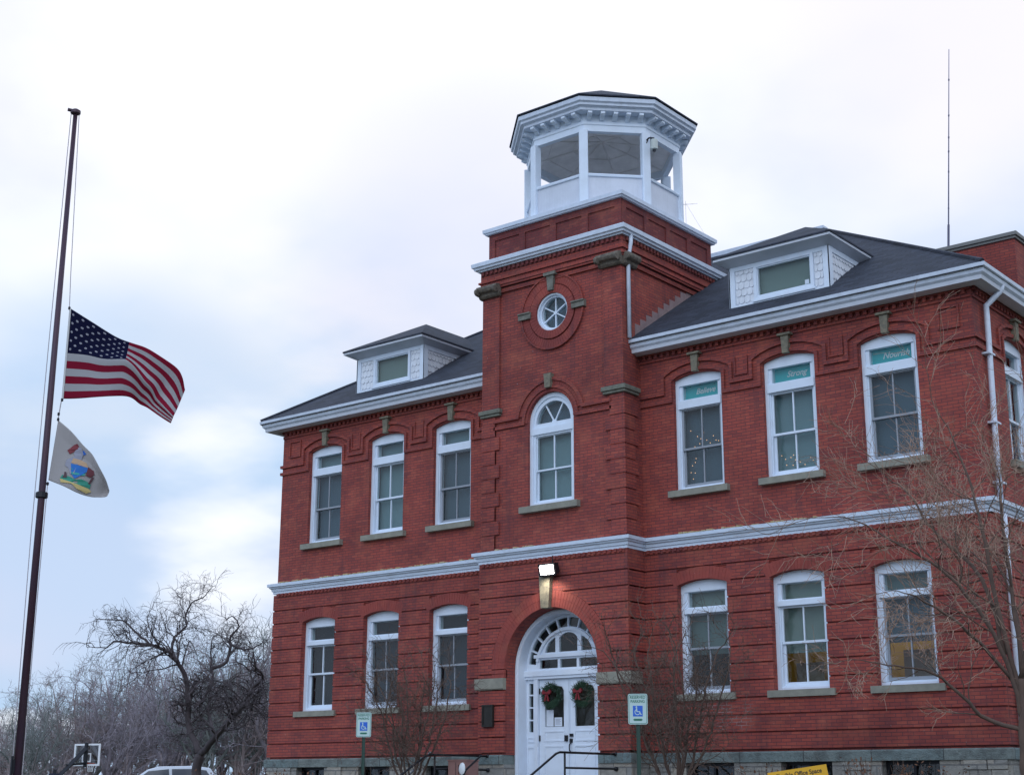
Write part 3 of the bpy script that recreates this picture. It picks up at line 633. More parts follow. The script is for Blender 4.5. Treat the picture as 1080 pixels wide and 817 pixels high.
# ================================================================== tower
def tower_front_lower():
    T = FT(TY); cx_ = -0.03; cz_ = 1.07; ro = 1.56; ri = 1.21
    m = MB(T)
    hole = [(cx_-ri, ZS-0.001), (cx_+ri, ZS-0.001)]+arc(cx_, cz_, ri, 0, 180, 32)
    out_ = [(-TX, ZS), (cx_-ri, ZS)]+list(reversed(arc(cx_, cz_, ri, 0, 180, 32)))+[(cx_+ri, ZS), (TX, ZS), (TX, 3.34), (-TX, 3.34)]
    m.prism(out_, -0.36, 0.0); bbuild(m, 'wall', BR)
    m = MB(T); edges = [3.34]+lines
    for i in range(len(edges)-1):
        za = edges[i+1]+GV; zb = edges[i]-(GV if i else 0)
        def lim(z):
            if z >= cz_+ro: return 0
            if z > cz_: return math.sqrt(ro*ro-(z-cz_)**2)
            return ro
        if za >= cz_+ro:
            m.box(-TX-LO, TX+LO, -0.01, LO, za, zb); m.box(-TX-LO+0.004, TX+LO-0.004, -0.012, 0.022, za-2*GV-0.001, za+0.001) if i < 1 else None; continue
        if za < 0.88 < zb:       # impost level
            za2 = 0.885
        else: za2 = za
        if zb <= 0.9: L0 = [(ri, za), (ri, zb)]
        else:
            zs_ = [za2+(min(zb, cz_+ro)-za2)*k/8 for k in range(9)]; L0 = [(lim(z)+0.004, z) for z in zs_]
            if zb > cz_+ro: L0 += [(0, zb)]
        for sg in (-1, 1):
            poly = [(cx_+sg*a, z) for a, z in L0]+[(sg*(TX+LO), L0[-1][1]), (sg*(TX+LO), L0[0][1])]
            m.prism(poly, -0.01, LO)
            if i < len(edges)-2:
                q0, q1 = sorted((cx_+sg*(max(lim(za-GV), ri if za < 0.9 else 0)+0.01), sg*(TX+LO-0.004)))
                m.box(q0, q1, -0.012, 0.022, za-2*GV-0.001, za+0.001)
        if za < 0.66 and zb > 0.66 and zb < 0.9: pass
    bbuild(m, 'brick_bands', BR)
    bbuild(arch_bricks(T, cx_, cz_, ri-0.001, ro, 0, 180, 58, -0.03, LO+0.004), 'entrance_arch', BRV)
    m = MB(T)
    for sg in (-1, 1):
        for z in (0.885, 0.965): 
            a, b = sorted((cx_+sg*ri, cx_+sg*ro)); m.box(a+0.001, b, -0.03, LO+0.004, z, z+0.07+0.02)
    bbuild(m, 'entrance_arch', BRV)
    m = MB(T)       # reveal of the arch: brick-lined soffit
    m.prism(arc(cx_, cz_, ri-0.002, 0, 180, 32)+arc(cx_, cz_, ri+0.12, 180, 0, 32), -0.5, -0.3); bbuild(m, 'arch_soffit', BR2)
    for sg in (-1, 1):
        a, b = sorted((cx_+sg*(ri+0.003), sg*(TX+LO+0.07))); m = MB(T); m.box(a, b, -0.3, LO+0.05, 0.665, 0.88)
        m.box(a, b, -0.3, LO+0.03, 0.645, 0.665); bbuild(m, 'impost_stone', STONE)
    # side returns of the tower projection
    for T2, sg in ((RT(TX), 1), (LT(-TX), -1)):
        m = MB(T2); m.box(TY+0.006, 0.3, -0.35, 0, ZS, 3.34); bbuild(m, 'wall', BR)
        mm = MB(T2)
        for i in range(len(edges)-1): mm.box(TY-0.002, 0.05, -0.01, LO-0.001, edges[i+1]+GV, edges[i]-(GV if i else 0))
        bbuild(mm, 'brick_bands', BR)
    m = MB(T); m.box(-TX, TX, -0.005, LO+0.02, 3.25, 3.333); dentils(m, -TX, TX, 3.27, 3.335, 0.02, LO+0.05, 0.13, 0.065); bbuild(m, 'dentil_course', BR2)
    for sg in (-1, 1):
        a, b = sorted((cx_+sg*(ri-0.0), sg*(TX+0.08))); m = MB(T); m.box(a, b, -0.34, 0.07, GB-0.4, -0.886); bbuild(m, 'foundation_wall', ASH)
        m = MB(RT(TX) if sg > 0 else LT(-TX)); m.box(TY+0.01, 0.0, -0.3, 0.075, GB-0.4, -0.887); bbuild(m, 'foundation_wall', ASH)
    key(T, -0.08, 2.26, 2.98, 0.2, 0.3, 0.17, False)
tower_front_lower()
# upper shaft with arched and round windows
YU = TY
def upper_tower():
    T = FT(YU)
    aw = roundhead(0.62, 4.47, 6.33, 24, -0.03); rc = (0.05, 8.76)
    m = MB(T); m.prism(rect(-TX, TX, 3.34, 10.15), -0.35, 0, [aw, list(reversed(arc(rc[0], rc[1], 0.43, 0, 352, 44)))]); bbuild(m, 'wall', BR)
    m = MB(RT(TX)); m.prism(rect(YU+0.006, TB, 3.34, 10.15), -0.35, 0); bbuild(m, 'wall', BR)
    m = MB(LT(-TX)); m.prism(rect(YU+0.006, TB, 3.34, 10.15), -0.35, 0); bbuild(m, 'wall', BR)
    m = MB(); m.box(-TX+0.01, TX-0.01, TB-0.35, TB-0.002, 7, 10.14); bbuild(m, 'wall', BR)
    # quoins (alternating), on front and returns
    qL, qR = MB(T), MB(T); z = 3.62; i = 0
    qh = 0.315
    ml = [MB(RT(TX)), MB(LT(-TX))]
    while z+qh < 6.66:
        L = 0.46 if i % 2 else 0.34
        for sg in (-1, 1):
            a, b = sorted((sg*(TX-L), sg*(TX+0.045))); (qL if sg < 0 else qR).box(a, b, -0.01, 0.045, z+0.03, z+qh)
            a2 = 0.34 if i % 2 else 0.46
        for q in ml: q.box(YU-0.0, YU+(0.34 if i % 2 else 0.46), -0.01, 0.044, z+0.03, z+qh)
        z += qh; i += 1
    qL.box(-TX-0.02, -TX+0.34, -0.01, 0.03, 3.5, 6.62); qR.box(TX-0.34, TX+0.02, -0.01, 0.03, 3.5, 6.62)
    for q in ml: q.box(YU-0.029, YU+0.34, -0.01, 0.021, 3.5, 6.62)
    bbuild(qL, 'quoins', BR2); bbuild(qR, 'quoins', BR2); bbuild(ml[0], 'quoins', BR2); bbuild(ml[1], 'quoins', BR2)
    # stone caps on the quoins
    for sg in (-1, 1):
        a, b = sorted((sg*(TX-0.52), sg*(TX+0.1))); m = MB(); m.box(a, b, YU-0.11, YU+0.5, 6.68, 6.78); m.box(a+0.03, b-0.03, YU-0.08, YU+0.47, 6.62, 6.68); oc = bbuild(m, 'pilaster_capstone', STONEM); bv = oc.modifiers.new('b', 'BEVEL'); bv.width = 0.012
        # pilaster above (projects) on front and side
        a, b = sorted((sg*(TX-0.46), sg*(TX+0.03))); m = MB(); m.box(a, b, YU-0.05, YU+0.42, 6.781, 9.52); bbuild(m, 'pilaster', BR2)
        m = MB(); cxx = sg*(TX-0.22)     # carved console block
        for k, (r_, dz) in enumerate(((0.09, 9.6), (0.075, 9.55))):
            pass
        for ax in (0, 1):
            prof = [(0.0, 9.42), (0.06, 9.42), (0.10, 9.46), (0.12, 9.52), (0.19, 9.55), (0.22, 9.61), (0.20, 9.68), (0.10, 9.71), (0.0, 9.71)]
            if ax == 0: m2 = [(YU-0.05-p[0], p[1]) for p in prof]; m.prism([(p[0], p[1]) for p in m2], cxx-0.3, cxx+0.3, axis=0)
            else: m2 = [(sg*(TX+0.03)+sg*p[0], p[1]) for p in prof]; m.prism(m2, YU-0.06, YU+0.42, axis=1)
        for px in (-0.3, 0.3): m.tube([(cxx+px*0.98, YU-0.25, 9.56), (cxx+px*0.72, YU-0.25, 9.56)], 0.085, 12)
        oc = bbuild(m, 'carved_console', STONEC); bv = oc.modifiers.new('b', 'BEVEL'); bv.width = 0.02; bv.segments = 2
    # string from quoin cap to window hood, stepping round the arch
    m = MB(T); c = -0.03
    for (r_, zz_, wd_) in ((0.90, 6.50, 0.075), (0.73, 6.34, 0.07)):
        a0 = math.degrees(math.asin(min(1, (zz_-6.33)/r_))) if zz_ > 6.33 else 0
        x0 = r_*math.cos(R(a0))
        ribbon(m, [(-TX+0.3, zz_)]+[(c-x0, zz_)]+arc(c, 6.33, r_, 180-a0, a0, 20)[1:-1]+[(c+x0, zz_), (TX-0.3, zz_)], wd_, -0.01, 0.06 if wd_ > 0.072 else 0.045)
    bbuild(m, 'hood_mould', BR2)
    bbuild(arch_bricks(T, c, 6.33, 0.622, 0.69, 0, 180, 30, -0.02, 0.02), 'window_arch', BRV)
    bbuild(arch_bricks(T, c, 6.33, 0.765, 0.86, 12, 168, 32, -0.02, 0.03), 'window_arch', BRV)
    key(T, c, 7.03, 7.34, 0.14, 0.2, 0.12, False)
    # round window surround
    for (a, b, d) in ((0.43, 0.62, 0.055), (0.64, 0.83, 0.035)):
        bbuild(arch_bricks(T, rc[0], rc[1], a, b, 0, 360, 46 if a < 0.5 else 70, -0.02, d), 'round_surround', BRV)
    m = MB(T); m.prism(arc(rc[0], rc[1], 0.865, 0, 354, 59), -0.01, 0.06, [list(reversed(arc(rc[0], rc[1], 0.83, 0, 354, 59)))]); bbuild(m, 'round_surround', BR2)
    for (dx, dz, hv) in ((0, 0.7, 1), (-0.74, 0, 0), (0.74, 0, 0)):
        m = MB(T); x = rc[0]+dx; z = rc[1]+dz
        if hv: m.prism([(x-0.07, z-0.22), (x+0.07, z-0.22), (x+0.1, z+0.12), (x-0.1, z+0.12)], -0.02, 0.11); m.box(x-0.16, x+0.16, -0.02, 0.15, z+0.12, z+0.19)
        else: m.box(x-0.17, x+0.17, -0.02, 0.1, z-0.06, z+0.06); m.box(x-0.17, x+0.17, -0.02, 0.13, z+0.06, z+0.09)
        bbuild(m, 'keystone', STONED)
    # ledges, frieze, dentils
    loop = [(-TX, TB), (-TX, YU), (TX, YU), (TX, TB)]
    m = MB()
    for (o_, a, b) in ((0.05, 9.50, 9.60), (0.10, 9.62, 9.67), (0.12, 9.67, 9.72), (0.08, 9.72, 9.80), (0.12, 9.80, 9.84), (0.075, 9.84, 10.12)):
        m.sweep(loop, [(-0.2, a), (o_, a), (o_, b-0.0005), (-0.2, b-0.0005)])
    bbuild(m, 'brick_frieze', BR2)
    m = MB(T); m.box(-TX-0.06, TX+0.06, 0.05, 0.085, 9.97, 10.085); dentils(m, -TX-0.05, TX+0.05, 9.99, 10.07, 0.05, 0.125, 0.13, 0.065)
    m2 = MB(RT(TX)); m2.box(YU-0.05, TB, 0.05, 0.084, 9.97, 10.085); dentils(m2, YU, TB, 9.99, 10.07, 0.05, 0.125, 0.13, 0.065); m.v += [];
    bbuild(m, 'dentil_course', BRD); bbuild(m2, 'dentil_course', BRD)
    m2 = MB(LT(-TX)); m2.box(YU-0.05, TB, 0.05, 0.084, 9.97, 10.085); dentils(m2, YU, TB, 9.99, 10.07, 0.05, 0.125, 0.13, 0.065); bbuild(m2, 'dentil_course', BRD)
    lc = [(-TX, TB), (-TX, YU), (TX, YU), (TX, TB)]
    m = MB(); m.sweep(lc, [(-0.2, 10.09), (0.13, 10.09), (0.14, 10.12), (0.19, 10.13), (0.20, 10.17), (0.235, 10.19), (0.245, 10.275), (0.22, 10.295), (-0.2, 10.305)], True)
    bbuild(m, 'tower_gutter', GUT)
    # parapet
    px, py0, py1 = 1.86, -0.56, TB-0.03
    m = MB(); m.box(-px+0.03, px-0.03, py0+0.03, py1-0.03, 10.25, 11.02); bbuild(m, 'parapet', BRD)
    for T2, u0, u1 in ((FT(py0+0.03), -px, px), (RT(px-0.03), py0+0.031, py1), (LT(-px+0.03), py0+0.031, py1)):
        m = MB(T2); m.box(u0, u1, -0.01, 0.03, 10.86, 11.02); m.box(u0, u1, -0.01, 0.03, 10.3, 10.42)
        n = 5; wd_ = 0.17
        for k in range(n):
            x = u0+(u1-u0-wd_)*k/(n-1); m.box(x, x+wd_, -0.01, 0.03, 10.42, 10.86)
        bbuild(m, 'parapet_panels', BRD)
    m = MB(); m.sweep([(-px, py1), (-px, py0), (px, py0), (px, py1)], [(-0.3, 11.02), (0.07, 11.02), (0.08, 11.05), (0.11, 11.06), (0.115, 11.145), (-0.3, 11.16)], True); bbuild(m, 'parapet_cap', GUT)
    m = MB(); m.box(-px+0.2, px-0.2, py0+0.2, py1-0.2, 11.0, 11.1); bbuild(m, 'tower_deck', simple('pale_bounce_deck', (0.7, 0.7, 0.7), 0.8))  # unseen deck, made pale to bounce light onto the cupola ceiling
    # stepped lead flashing where the wing roof meets the tower
    m = MB()
    y = -0.2
    k = 0.648
    while y < 3.1:
        z = 7.8+k*(y+0.45); 
        m.box(TX+0.001, TX+0.012, y, y+0.24, z-0.1, z+0.27); m.box(-TX-0.012, -TX-0.001, y, y+0.24, z-0.1, z+0.27); y += 0.235
    bbuild(m, 'step_flashing', FLASH)
    # arched tower window
    T0 = lambda u, d, z: (u, -d, z-4.47)
    m = MB(T0); hw = 0.62
    m.prism(roundhead(hw+0.01, 4.465, 6.33), -0.24, -0.1, [rect(-hw+0.14, hw-0.14, 4.57, 6.02), arc(0, 6.33-0.03, hw-0.15, 0, 180, 20)])
    m.box(-hw+0.03, hw-0.03, -0.2, -0.06, 6.06, 6.2)
    m.prism(roundhead(hw+0.006, 4.468, 6.33), -0.2, -0.07, [roundhead(hw-0.09, 4.55, 6.33)])
    for a in (60, 120):
        c_, s_ = math.cos(R(a)), math.sin(R(a)); q = 0.014
        m.prism([(-s_*q, 6.3+c_*q), (s_*q, 6.3-c_*q), (s_*q+c_*0.48, 6.3-c_*q+s_*0.48), (-s_*q+c_*0.48, 6.3+c_*q+s_*0.48)], -0.18, -0.14)
    m.prism(arc(0, 6.3, 0.06, 0, 180, 8), -0.18, -0.13)
    wn = m.build('window', WHITE); place(wn, -0.03, YU, 4.47)
    sash(T0, hw-0.13, 5.25, 6.04, -0.13, 0.035, 2, WHITE, wn); sash(T0, hw-0.13, 4.56, 5.29, -0.175, 0.04, 2, WHITE, wn, 0.06)
    p = MB(T0); p.prism(arc(0, 6.3, hw-0.14, 0, 180, 20), -0.17, -0.164); p.build('pane', GLASS, wn)
    s_ = MB(T0); s_.box(-0.78, 0.78, -0.1, 0.13, 4.335, 4.469); s_.build('sill', STONE, wn)
    b_ = MB(T0); b_.box(-0.55, 0.55, -0.31, -0.3, 4.5, 6.1); b_.build('blind_or_dark_sheet', BLIND_B, wn)
    b_ = MB(T0); b_.prism(arc(0, 6.2, 0.6, 0, 180, 16), -0.31, -0.3); b_.build('blind_or_dark_sheet', BLIND_C, wn)
    # round window
    T1 = lambda u, d, z: (u, -d, z)
    m = MB(T1); m.prism(arc(0, 0, 0.44, 0, 351, 39), -0.2, -0.05, [list(reversed(arc(0, 0, 0.35, 0, 351, 39)))])
    m.prism(arc(0, 0, 0.435, 0, 351, 39), -0.1, 0.01, [list(reversed(arc(0, 0, 0.39, 0, 351, 39)))])
    for a in range(0, 180, 60):
        c_, s_ = math.cos(R(a+90)), math.sin(R(a+90)); q = 0.013; r_ = 0.36
        m.prism([(-s_*q-c_*r_, c_*q-s_*r_), (s_*q-c_*r_, -c_*q-s_*r_), (s_*q+c_*r_, -c_*q+s_*r_), (-s_*q+c_*r_, c_*q+s_*r_)], -0.145, -0.1+a*0.0001)
    m.prism(arc(0, 0, 0.045, 0, 330, 11), -0.15, -0.085)
    wn = m.build('round_window', WHITE); place(wn, rc[0], YU, rc[1])
    p = MB(T1); p.prism(arc(0, 0, 0.36, 0, 348, 29), -0.135, -0.13); p.build('pane', GLASS, wn)
    b_ = MB(T1); b_.prism(arc(0, 0, 0.42, 0, 348, 29), -0.26, -0.25); b_.build('blind_or_dark_sheet', BLIND_C, wn)
upper_tower()
# ---- entrance
def entrance():
    cx_, cz_ = -0.03, 1.07; yb = TY+0.36           # casing face
    T = FT(0.0)
    yf = 0.33      # d value of casing front (y=-0.33)
    D = empty('entrance_door', (0, 0, 0)); D.parent = B; D.matrix_parent_inverse = Matrix.Translation(-Vector(B.location))
    def eb(m, name, mat, **k): return bbuild(m, name, mat, D, **k)
    fl = -1.5
    def horseshoe(r, zb): return [(cx_-r, zb), (cx_+r, zb)]+arc(cx_, cz_, r, 0, 180, 32)
    m = MB(T); m.prism(horseshoe(1.215, fl), -0.1, 0.33, [horseshoe(1.115, fl+0.001)]); m.prism(horseshoe(1.19, fl), 0.0, 0.345, [horseshoe(1.16, fl+0.001)])
    eb(m, 'casing', WHITE)
    # fanlight: ring of panes, inner arch with three lights, row of three, doors, sidelights
    m = MB(T); ring = []; r0, r1 = 0.87, 1.065
    holes = []
    n = 10
    for i in range(n):
        a0 = 6+168*i/n+1.1; a1 = 6+168*(i+1)/n-1.1
        holes.append(arc(cx_, cz_, r0, a0, a1, 4)+arc(cx_, cz_, r1, a1, a0, 4))
    inner = [(cx_-0.24, 1.42), (cx_+0.24, 1.42), (cx_+0.24, 1.72)]+arc(cx_, 1.50, 0.32, 43, 137, 8)+[(cx_-0.24, 1.72)]
    holes.append(inner)
    for sg in (-1, 1):
        h = [(cx_+sg*0.34, 1.42), (cx_+sg*0.62, 1.42), (cx_+sg*0.6, 1.5), (cx_+sg*0.52, 1.63), (cx_+sg*0.42, 1.7), (cx_+sg*0.34, 1.74)]; holes.append(h if sg > 0 else list(reversed(h)))
    for a, b in ((-0.76, -0.28), (-0.22, 0.22), (0.28, 0.76)): holes.append(rect(cx_+a, cx_+b, 1.09, 1.27))
    m.prism([(cx_-1.12, 0.98), (cx_+1.12, 0.98)]+arc(cx_, cz_, 1.12, 0, 180, 32), -0.03, 0.05, holes)
    # raised rims on the inner arch
    m.prism(arc(cx_, cz_, 0.85, 12, 168, 24)+arc(cx_, cz_, 0.79, 168, 12, 24), 0.04, 0.10)
    m.box(cx_-0.88, cx_+0.88, 0.04, 0.11, 1.31, 1.38); m.box(cx_-1.115, cx_+1.115, 0.0, 0.13, 0.93, 1.04); m.box(cx_-1.115, cx_+1.115, 0.0, 0.1, 0.87, 0.93)
    eb(m, 'fanlight', WHITE)
    p = MB(T); p.prism([(cx_-1.1, 1.0), (cx_+1.1, 1.0)]+arc(cx_, cz_, 1.1, 0, 180, 24), 0.0, 0.005); eb(p, 'pane', GLASS)
    # posts and sidelights
    for sg in (-1, 1):
        a, b = sorted((cx_+sg*0.79, cx_+sg*0.88)); m = MB(T); m.box(a, b, -0.04, 0.09, fl, 0.87); eb(m, 'post', WHITE)
        a, b = sorted((cx_+sg*0.88, cx_+sg*1.116)); mid = (a+b)/2
        hs = [rect(mid-0.055, mid+0.055, 0.79-0.26*k-0.23, 0.79-0.26*k) for k in range(4)]
        m = MB(T); m.prism(rect(a+0.001, b, fl, 0.87), -0.03, 0.04, hs); m.prism(rect(a+0.03, b-0.03, fl+0.1, -0.5), 0.03, 0.055, [rect(a+0.05, b-0.05, fl+0.15, -0.55)])
        m.prism(rect(a+0.03, b-0.03, -0.43, -0.33), 0.03, 0.055, [rect(a+0.05, b-0.05, -0.41, -0.35)])
        eb(m, 'sidelight', WHITE); p = MB(T); p.box(mid-0.07, mid+0.07, 0.0, 0.005, -0.3, 0.82); eb(p, 'pane', GLASS)
    for sg in (-1, 1):
        a, b = sorted((cx_+sg*0.006, cx_+sg*0.785)); lo, hi = a+0.14, b-0.14
        gh = [(lo, -0.12), (hi, -0.12), (hi, 0.62), (hi-0.05, 0.70), ((lo+hi)/2, 0.73), (lo+0.05, 0.70), (lo, 0.62)]
        m = MB(T); m.prism(rect(a, b, fl+0.01, 0.865), -0.03, 0.02, [gh])
        for z0, z1 in ((-0.42, -0.2), (-1.35, -0.5)):
            m.prism(rect(lo-0.02, hi+0.02, z0, z1), 0.015, 0.032, [rect(lo+0.01, hi-0.01, z0+0.03, z1-0.03)])
        m.box(a if sg > 0 else b-0.02, a+0.02 if sg > 0 else b, 0.02, 0.035, fl+0.01, 0.865)
        dr = eb(m, 'door', WHITE)
        p = MB(T); p.box(lo-0.02, hi+0.02, -0.01, -0.004, -0.15, 0.75); q = bbuild(p, 'pane', GLASS, D)
        m = MB(T); hx = b+0.0 if sg < 0 else a
        for z in (0.62, -0.35, -1.2):
            hx2 = a if sg < 0 else b; m.box(hx2-0.02, hx2+0.02, 0.018, 0.04, z-0.06, z+0.06)
        eb(m, 'hinge', IRON)
    m = MB(T); m.box(cx_-0.11, cx_-0.03, 0.018, 0.06, -0.42, -0.3); m.box(cx_+0.02, cx_+0.1, 0.018, 0.05, -0.33, -0.27); m.box(cx_+0.02, cx_+0.08, 0.018, 0.05, -0.45, -0.37)
    m.tube([(cx_+0.05, 0.05, -0.45), (cx_+0.05, 0.1, -0.5), (cx_+0.05, 0.1, -0.6), (cx_+0.05, 0.03, -0.66)], 0.014, 6)
    eb(m, 'handle', IRON)
    # dark vestibule
    m = MB(); m.box(-1.8, 1.8, 1.6, 1.7, fl, 3.0); m.box(-1.8, 1.8, 0.1, 1.7, 2.9, 3.0); m.box(-1.8, 1.8, 0.1, 1.7, fl-0.1, fl); eb(m, 'vestibule', WARM)
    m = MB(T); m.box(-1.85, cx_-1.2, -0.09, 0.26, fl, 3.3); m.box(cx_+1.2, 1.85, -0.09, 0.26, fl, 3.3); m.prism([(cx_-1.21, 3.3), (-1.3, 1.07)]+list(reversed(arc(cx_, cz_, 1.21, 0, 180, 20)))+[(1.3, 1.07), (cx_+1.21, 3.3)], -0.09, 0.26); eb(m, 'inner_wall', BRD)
    # stoop and steps
    m = MB(); m.box(-1.8, 1.75, TY-2.0, 0.1, -2.6, fl-0.001)
    for k in range(4): m.box(-1.8, 1.75, TY-2.0-0.32*(k+1), TY-2.0-0.32*k, -2.6, fl-0.15*(k+1))
    bbuild(m, 'stoop', CONC)
entrance()
# ---- eaves gutters (wings)
ep = [(-XL, DEPTH), (-XL, 0), (-TX, 0)]; ep2 = [(TX, 0), (XL, 0), (XL, DEPTH)]
gp = [(0.30, 7.60), (0.36, 7.60), (0.40, 7.635), (0.42, 7.70), (0.455, 7.725), (0.465, 7.79), (0.44, 7.80), (0.30, 7.80)]
sp_ = [(-0.1, 7.545), (0.11, 7.545), (0.12, 7.50), (0.15, 7.50), (0.345, 7.52), (0.355, 7.60), (0.302, 7.601), (0.302, 7.78), (-0.1, 7.78)]
for q in (ep, ep2):
    m = MB(); m.sweep(q, gp); bbuild(m, 'gutter', GUT)
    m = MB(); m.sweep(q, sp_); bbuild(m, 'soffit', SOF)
# ---- main roof
K = 0.648; EX = XL+0.43; EY = -0.45; RY = 5.8; RZ = 7.8+K*(RY-EY); BX = EX-(RY-EY); BY = 2*RY-EY
m = MB()
zE = 7.8
V = [(-EX, EY, zE), (EX, EY, zE), (EX, BY, zE), (-EX, BY, zE), (-BX, RY, RZ), (BX, RY, RZ)]
V2 = [(x, y, z-0.1) for x, y, z in V]
m.add(V+V2, [(0, 1, 5, 4), (1, 2, 5), (2, 3, 4, 5), (3, 0, 4), (6, 10, 11, 7), (7, 11, 8), (8, 11, 10, 9), (9, 10, 6), (0, 6, 7, 1), (1, 7, 8, 2), (2, 8, 9, 3), (3, 9, 6, 0)])
# tower shaft passes through; that part of the roof is inside the tower
roof = bbuild(m, 'roof', SHIN)
m = MB(); m.box(-BX-0.1, BX+0.12, RY-0.12, RY+0.12, RZ-0.06, RZ+0.05)
bbuild(m, 'ridge_flashing', GUT, roof)
m = MB()
for sx in (-1, 1): m.tube([(sx*EX, EY, zE+0.01), (sx*BX, RY, RZ+0.01)], 0.045, 6)
bbuild(m, 'hip_cap', SHIN, roof)
# ---- dormers
def dormer(cx_, wd, wx0, wx1):
    y0 = 0.2; hw = wd/2; zb = 7.8+K*(y0-EY)-0.04; zt = 9.09
    D = empty('dormer', (cx_, y0, 8.0)); D.parent = B; D.matrix_parent_inverse = Matrix.Translation(-Vector(B.location))
    def db(m, n, mt, **k): return bbuild(m, n, mt, D, **k)
    yb = EY+(zt-7.8)/K
    WZ0, WZ1 = 8.34, 8.98
    x0, x1 = cx_-hw, cx_+hw
    # cheeks + front as wedge body
    m = MB(); prof = [(y0+0.03, zb-0.1), (y0+0.03, zt), (yb+0.2, zt), (yb+0.2, zt-0.1)]
    m.prism(prof, x0+0.03, x0+0.12, axis=0); m.prism(prof, x1-0.12, x1-0.03, axis=0)
    T = FT(y0+0.03); m2 = MB(T)
    m.T = lambda a, b, c: (a, b, c)
    db(m, 'cheek', FISH)
    m2.prism(rect(x0+0.03, x1-0.03, zb-0.1, zt), -0.1, 0, [rect(wx0, wx1, WZ0, WZ1)]); db(m2, 'front_wall', FISH)
    # corner boards, frieze
    m = MB(T); 
    for a, b in ((x0, x0+0.14), (x1-0.14, x1)): m.box(a, b, -0.05, 0.03, zb-0.05, zt)
    m.box(x0+0.14, x1-0.14, 0, 0.028, 9.0, zt)
    m.box(x0+0.14, x1-0.14, 0, 0.04, zb-0.03, zb+0.06)
    for xx in (x0-0.004, x1-0.026):
        m.T = lambda a, b, c: (a, b, c)
        m.box(xx, xx+0.03, y0, yb+0.1, 8.98, zt-0.002); m.box(xx, xx+0.03, y0+0.0, y0+0.14, zb-0.05, 8.98); m.T = T
    db(m, 'corner_board', WHITE)
    # fish-scale butts: small half-round shingles as real relief
    m = MB(T); ms = []
    def scales(mm, u0, u1, zf):
        row = 0; z = zb+0.1; T9 = mm.T
        while z < 8.95:
            u = u0+(0.0 if row % 2 else -0.065); 
            while u < u1:
                a, b = max(u, u0), min(u+0.13, u1)
                if b-a > 0.03 and zf(a, z):
                    c = (a+b)/2; h = (b-a)/2
                    mm.T = lambda u_, d_, z_, z=z, row=row: T9(u_, d_*(1-0.75*(z_-z)/0.155)+(0.0006 if row % 2 else 0), z_)
                    mm.prism([(a+0.002, z+0.155)]+[(c-(h-0.004)*math.cos(R(t)), z+0.05-0.05*math.sin(R(t))) for t in range(0, 181, 30)]+[(b-0.002, z+0.155)], -0.004, 0.02)
                u += 0.13
            z += 0.155; row += 1
        mm.T = T9
    scales(m, x0+0.15, wx0-0.07, lambda u, z: True); scales(m, wx1+0.07, x1-0.15, lambda u, z: True)
    db(m, 'fishscale_shingles', FISH)
    for T2, in ((RT(x1-0.03),), (LT(x0+0.03),)):
        m = MB(T2); scales(m, y0+0.16, yb+0.1, lambda u, z: z > 7.8+K*(u-EY)-0.02); db(m, 'fishscale_shingles', FISH)
    # window
    m = MB(T); m.prism(rect(wx0-0.06, wx1+0.06, WZ0-0.07, WZ1+0.04), -0.08, 0.045, [rect(wx0+0.005, wx1-0.005, WZ0, WZ1)]); m.prism(rect(wx0-0.005, wx1+0.005, WZ0-0.01, WZ1+0.01), -0.06, 0.02, [rect(wx0+0.03, wx1-0.03, WZ0+0.035, WZ1-0.025)])
    m.box(wx0-0.09, wx1+0.09, 0.0, 0.07, WZ0-0.1, WZ0-0.06)
    wf = db(m, 'window', WHITE)
    m = MB(T); m.box(wx0, wx1, -0.03, -0.024, WZ0, WZ1); db(m, 'pane', GLASS)
    m = MB(T); m.box(wx0-0.05, wx1+0.05, -0.13, -0.12, WZ0-0.05, WZ1+0.05); db(m, 'blind_or_dark_sheet', BLIND_D)
    if cx_ > 0: m = MB(T); m.box(wx1-0.17, wx1-0.08, -0.022, -0.02, WZ0+0.06, WZ0+0.15); db(m, 'window_sticker', PAPER)
    # eaves with sloped soffit and hipped roof
    oe = 0.19; of = 0.3
    e = [(x0-oe, yb+0.45), (x0-oe, y0-of), (x1+oe, y0-of), (x1+oe, yb+0.45)]
    m = MB(); a = [(x0-oe, y0-of), (x1+oe, y0-of), (x1+oe, yb+0.45), (x0-oe, yb+0.45)]; i_ = [(x0-0.01, y0-0.01), (x1+0.01, y0-0.01), (x1+0.01, yb+0.45), (x0-0.01, yb+0.45)]
    P = [(x, y, zt) for x, y in i_]+[(x, y, zt+0.1) for x, y in a]+[(x, y, zt+0.15) for x, y in a]
    m.add(P, [(0, 1, 5, 4), (1, 2, 6, 5), (3, 0, 4, 7), (0, 3, 2, 1), (4, 5, 9, 8), (5, 6, 10, 9), (7, 4, 8, 11), (8, 9, 10, 11), (2, 3, 7, 11, 10, 6)])
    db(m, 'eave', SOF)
    ZT = zt+0.152; hz = 10.15-ZT; pz = 10.15; py = 1.5; rb = EY+(pz-7.8)/K+0.1
    a2 = [(x0-oe-0.02, y0-of-0.02), (x1+oe+0.02, y0-of-0.02)]
    ybk = EY+(ZT-7.8)/K+0.1
    P = [(*a2[0], ZT), (*a2[1], ZT), (x1+oe+0.02, ybk, ZT), (x0-oe-0.02, ybk, ZT), (cx_, py, pz), (cx_, rb, pz)]
    P2 = [(x, y, z+0.035) for x, y, z in P[:4]]
    m = MB(); m.add(P+P2, [(0, 1, 7, 6), (1, 2, 8, 7), (3, 0, 6, 9), (6, 7, 4), (7, 8, 5, 4), (9, 6, 4, 5), (0, 3, 2, 1), (2, 3, 9, 5, 8)]); db(m, 'roof', SHIN)
dormer(5.18, 2.3, 4.68, 5.92)
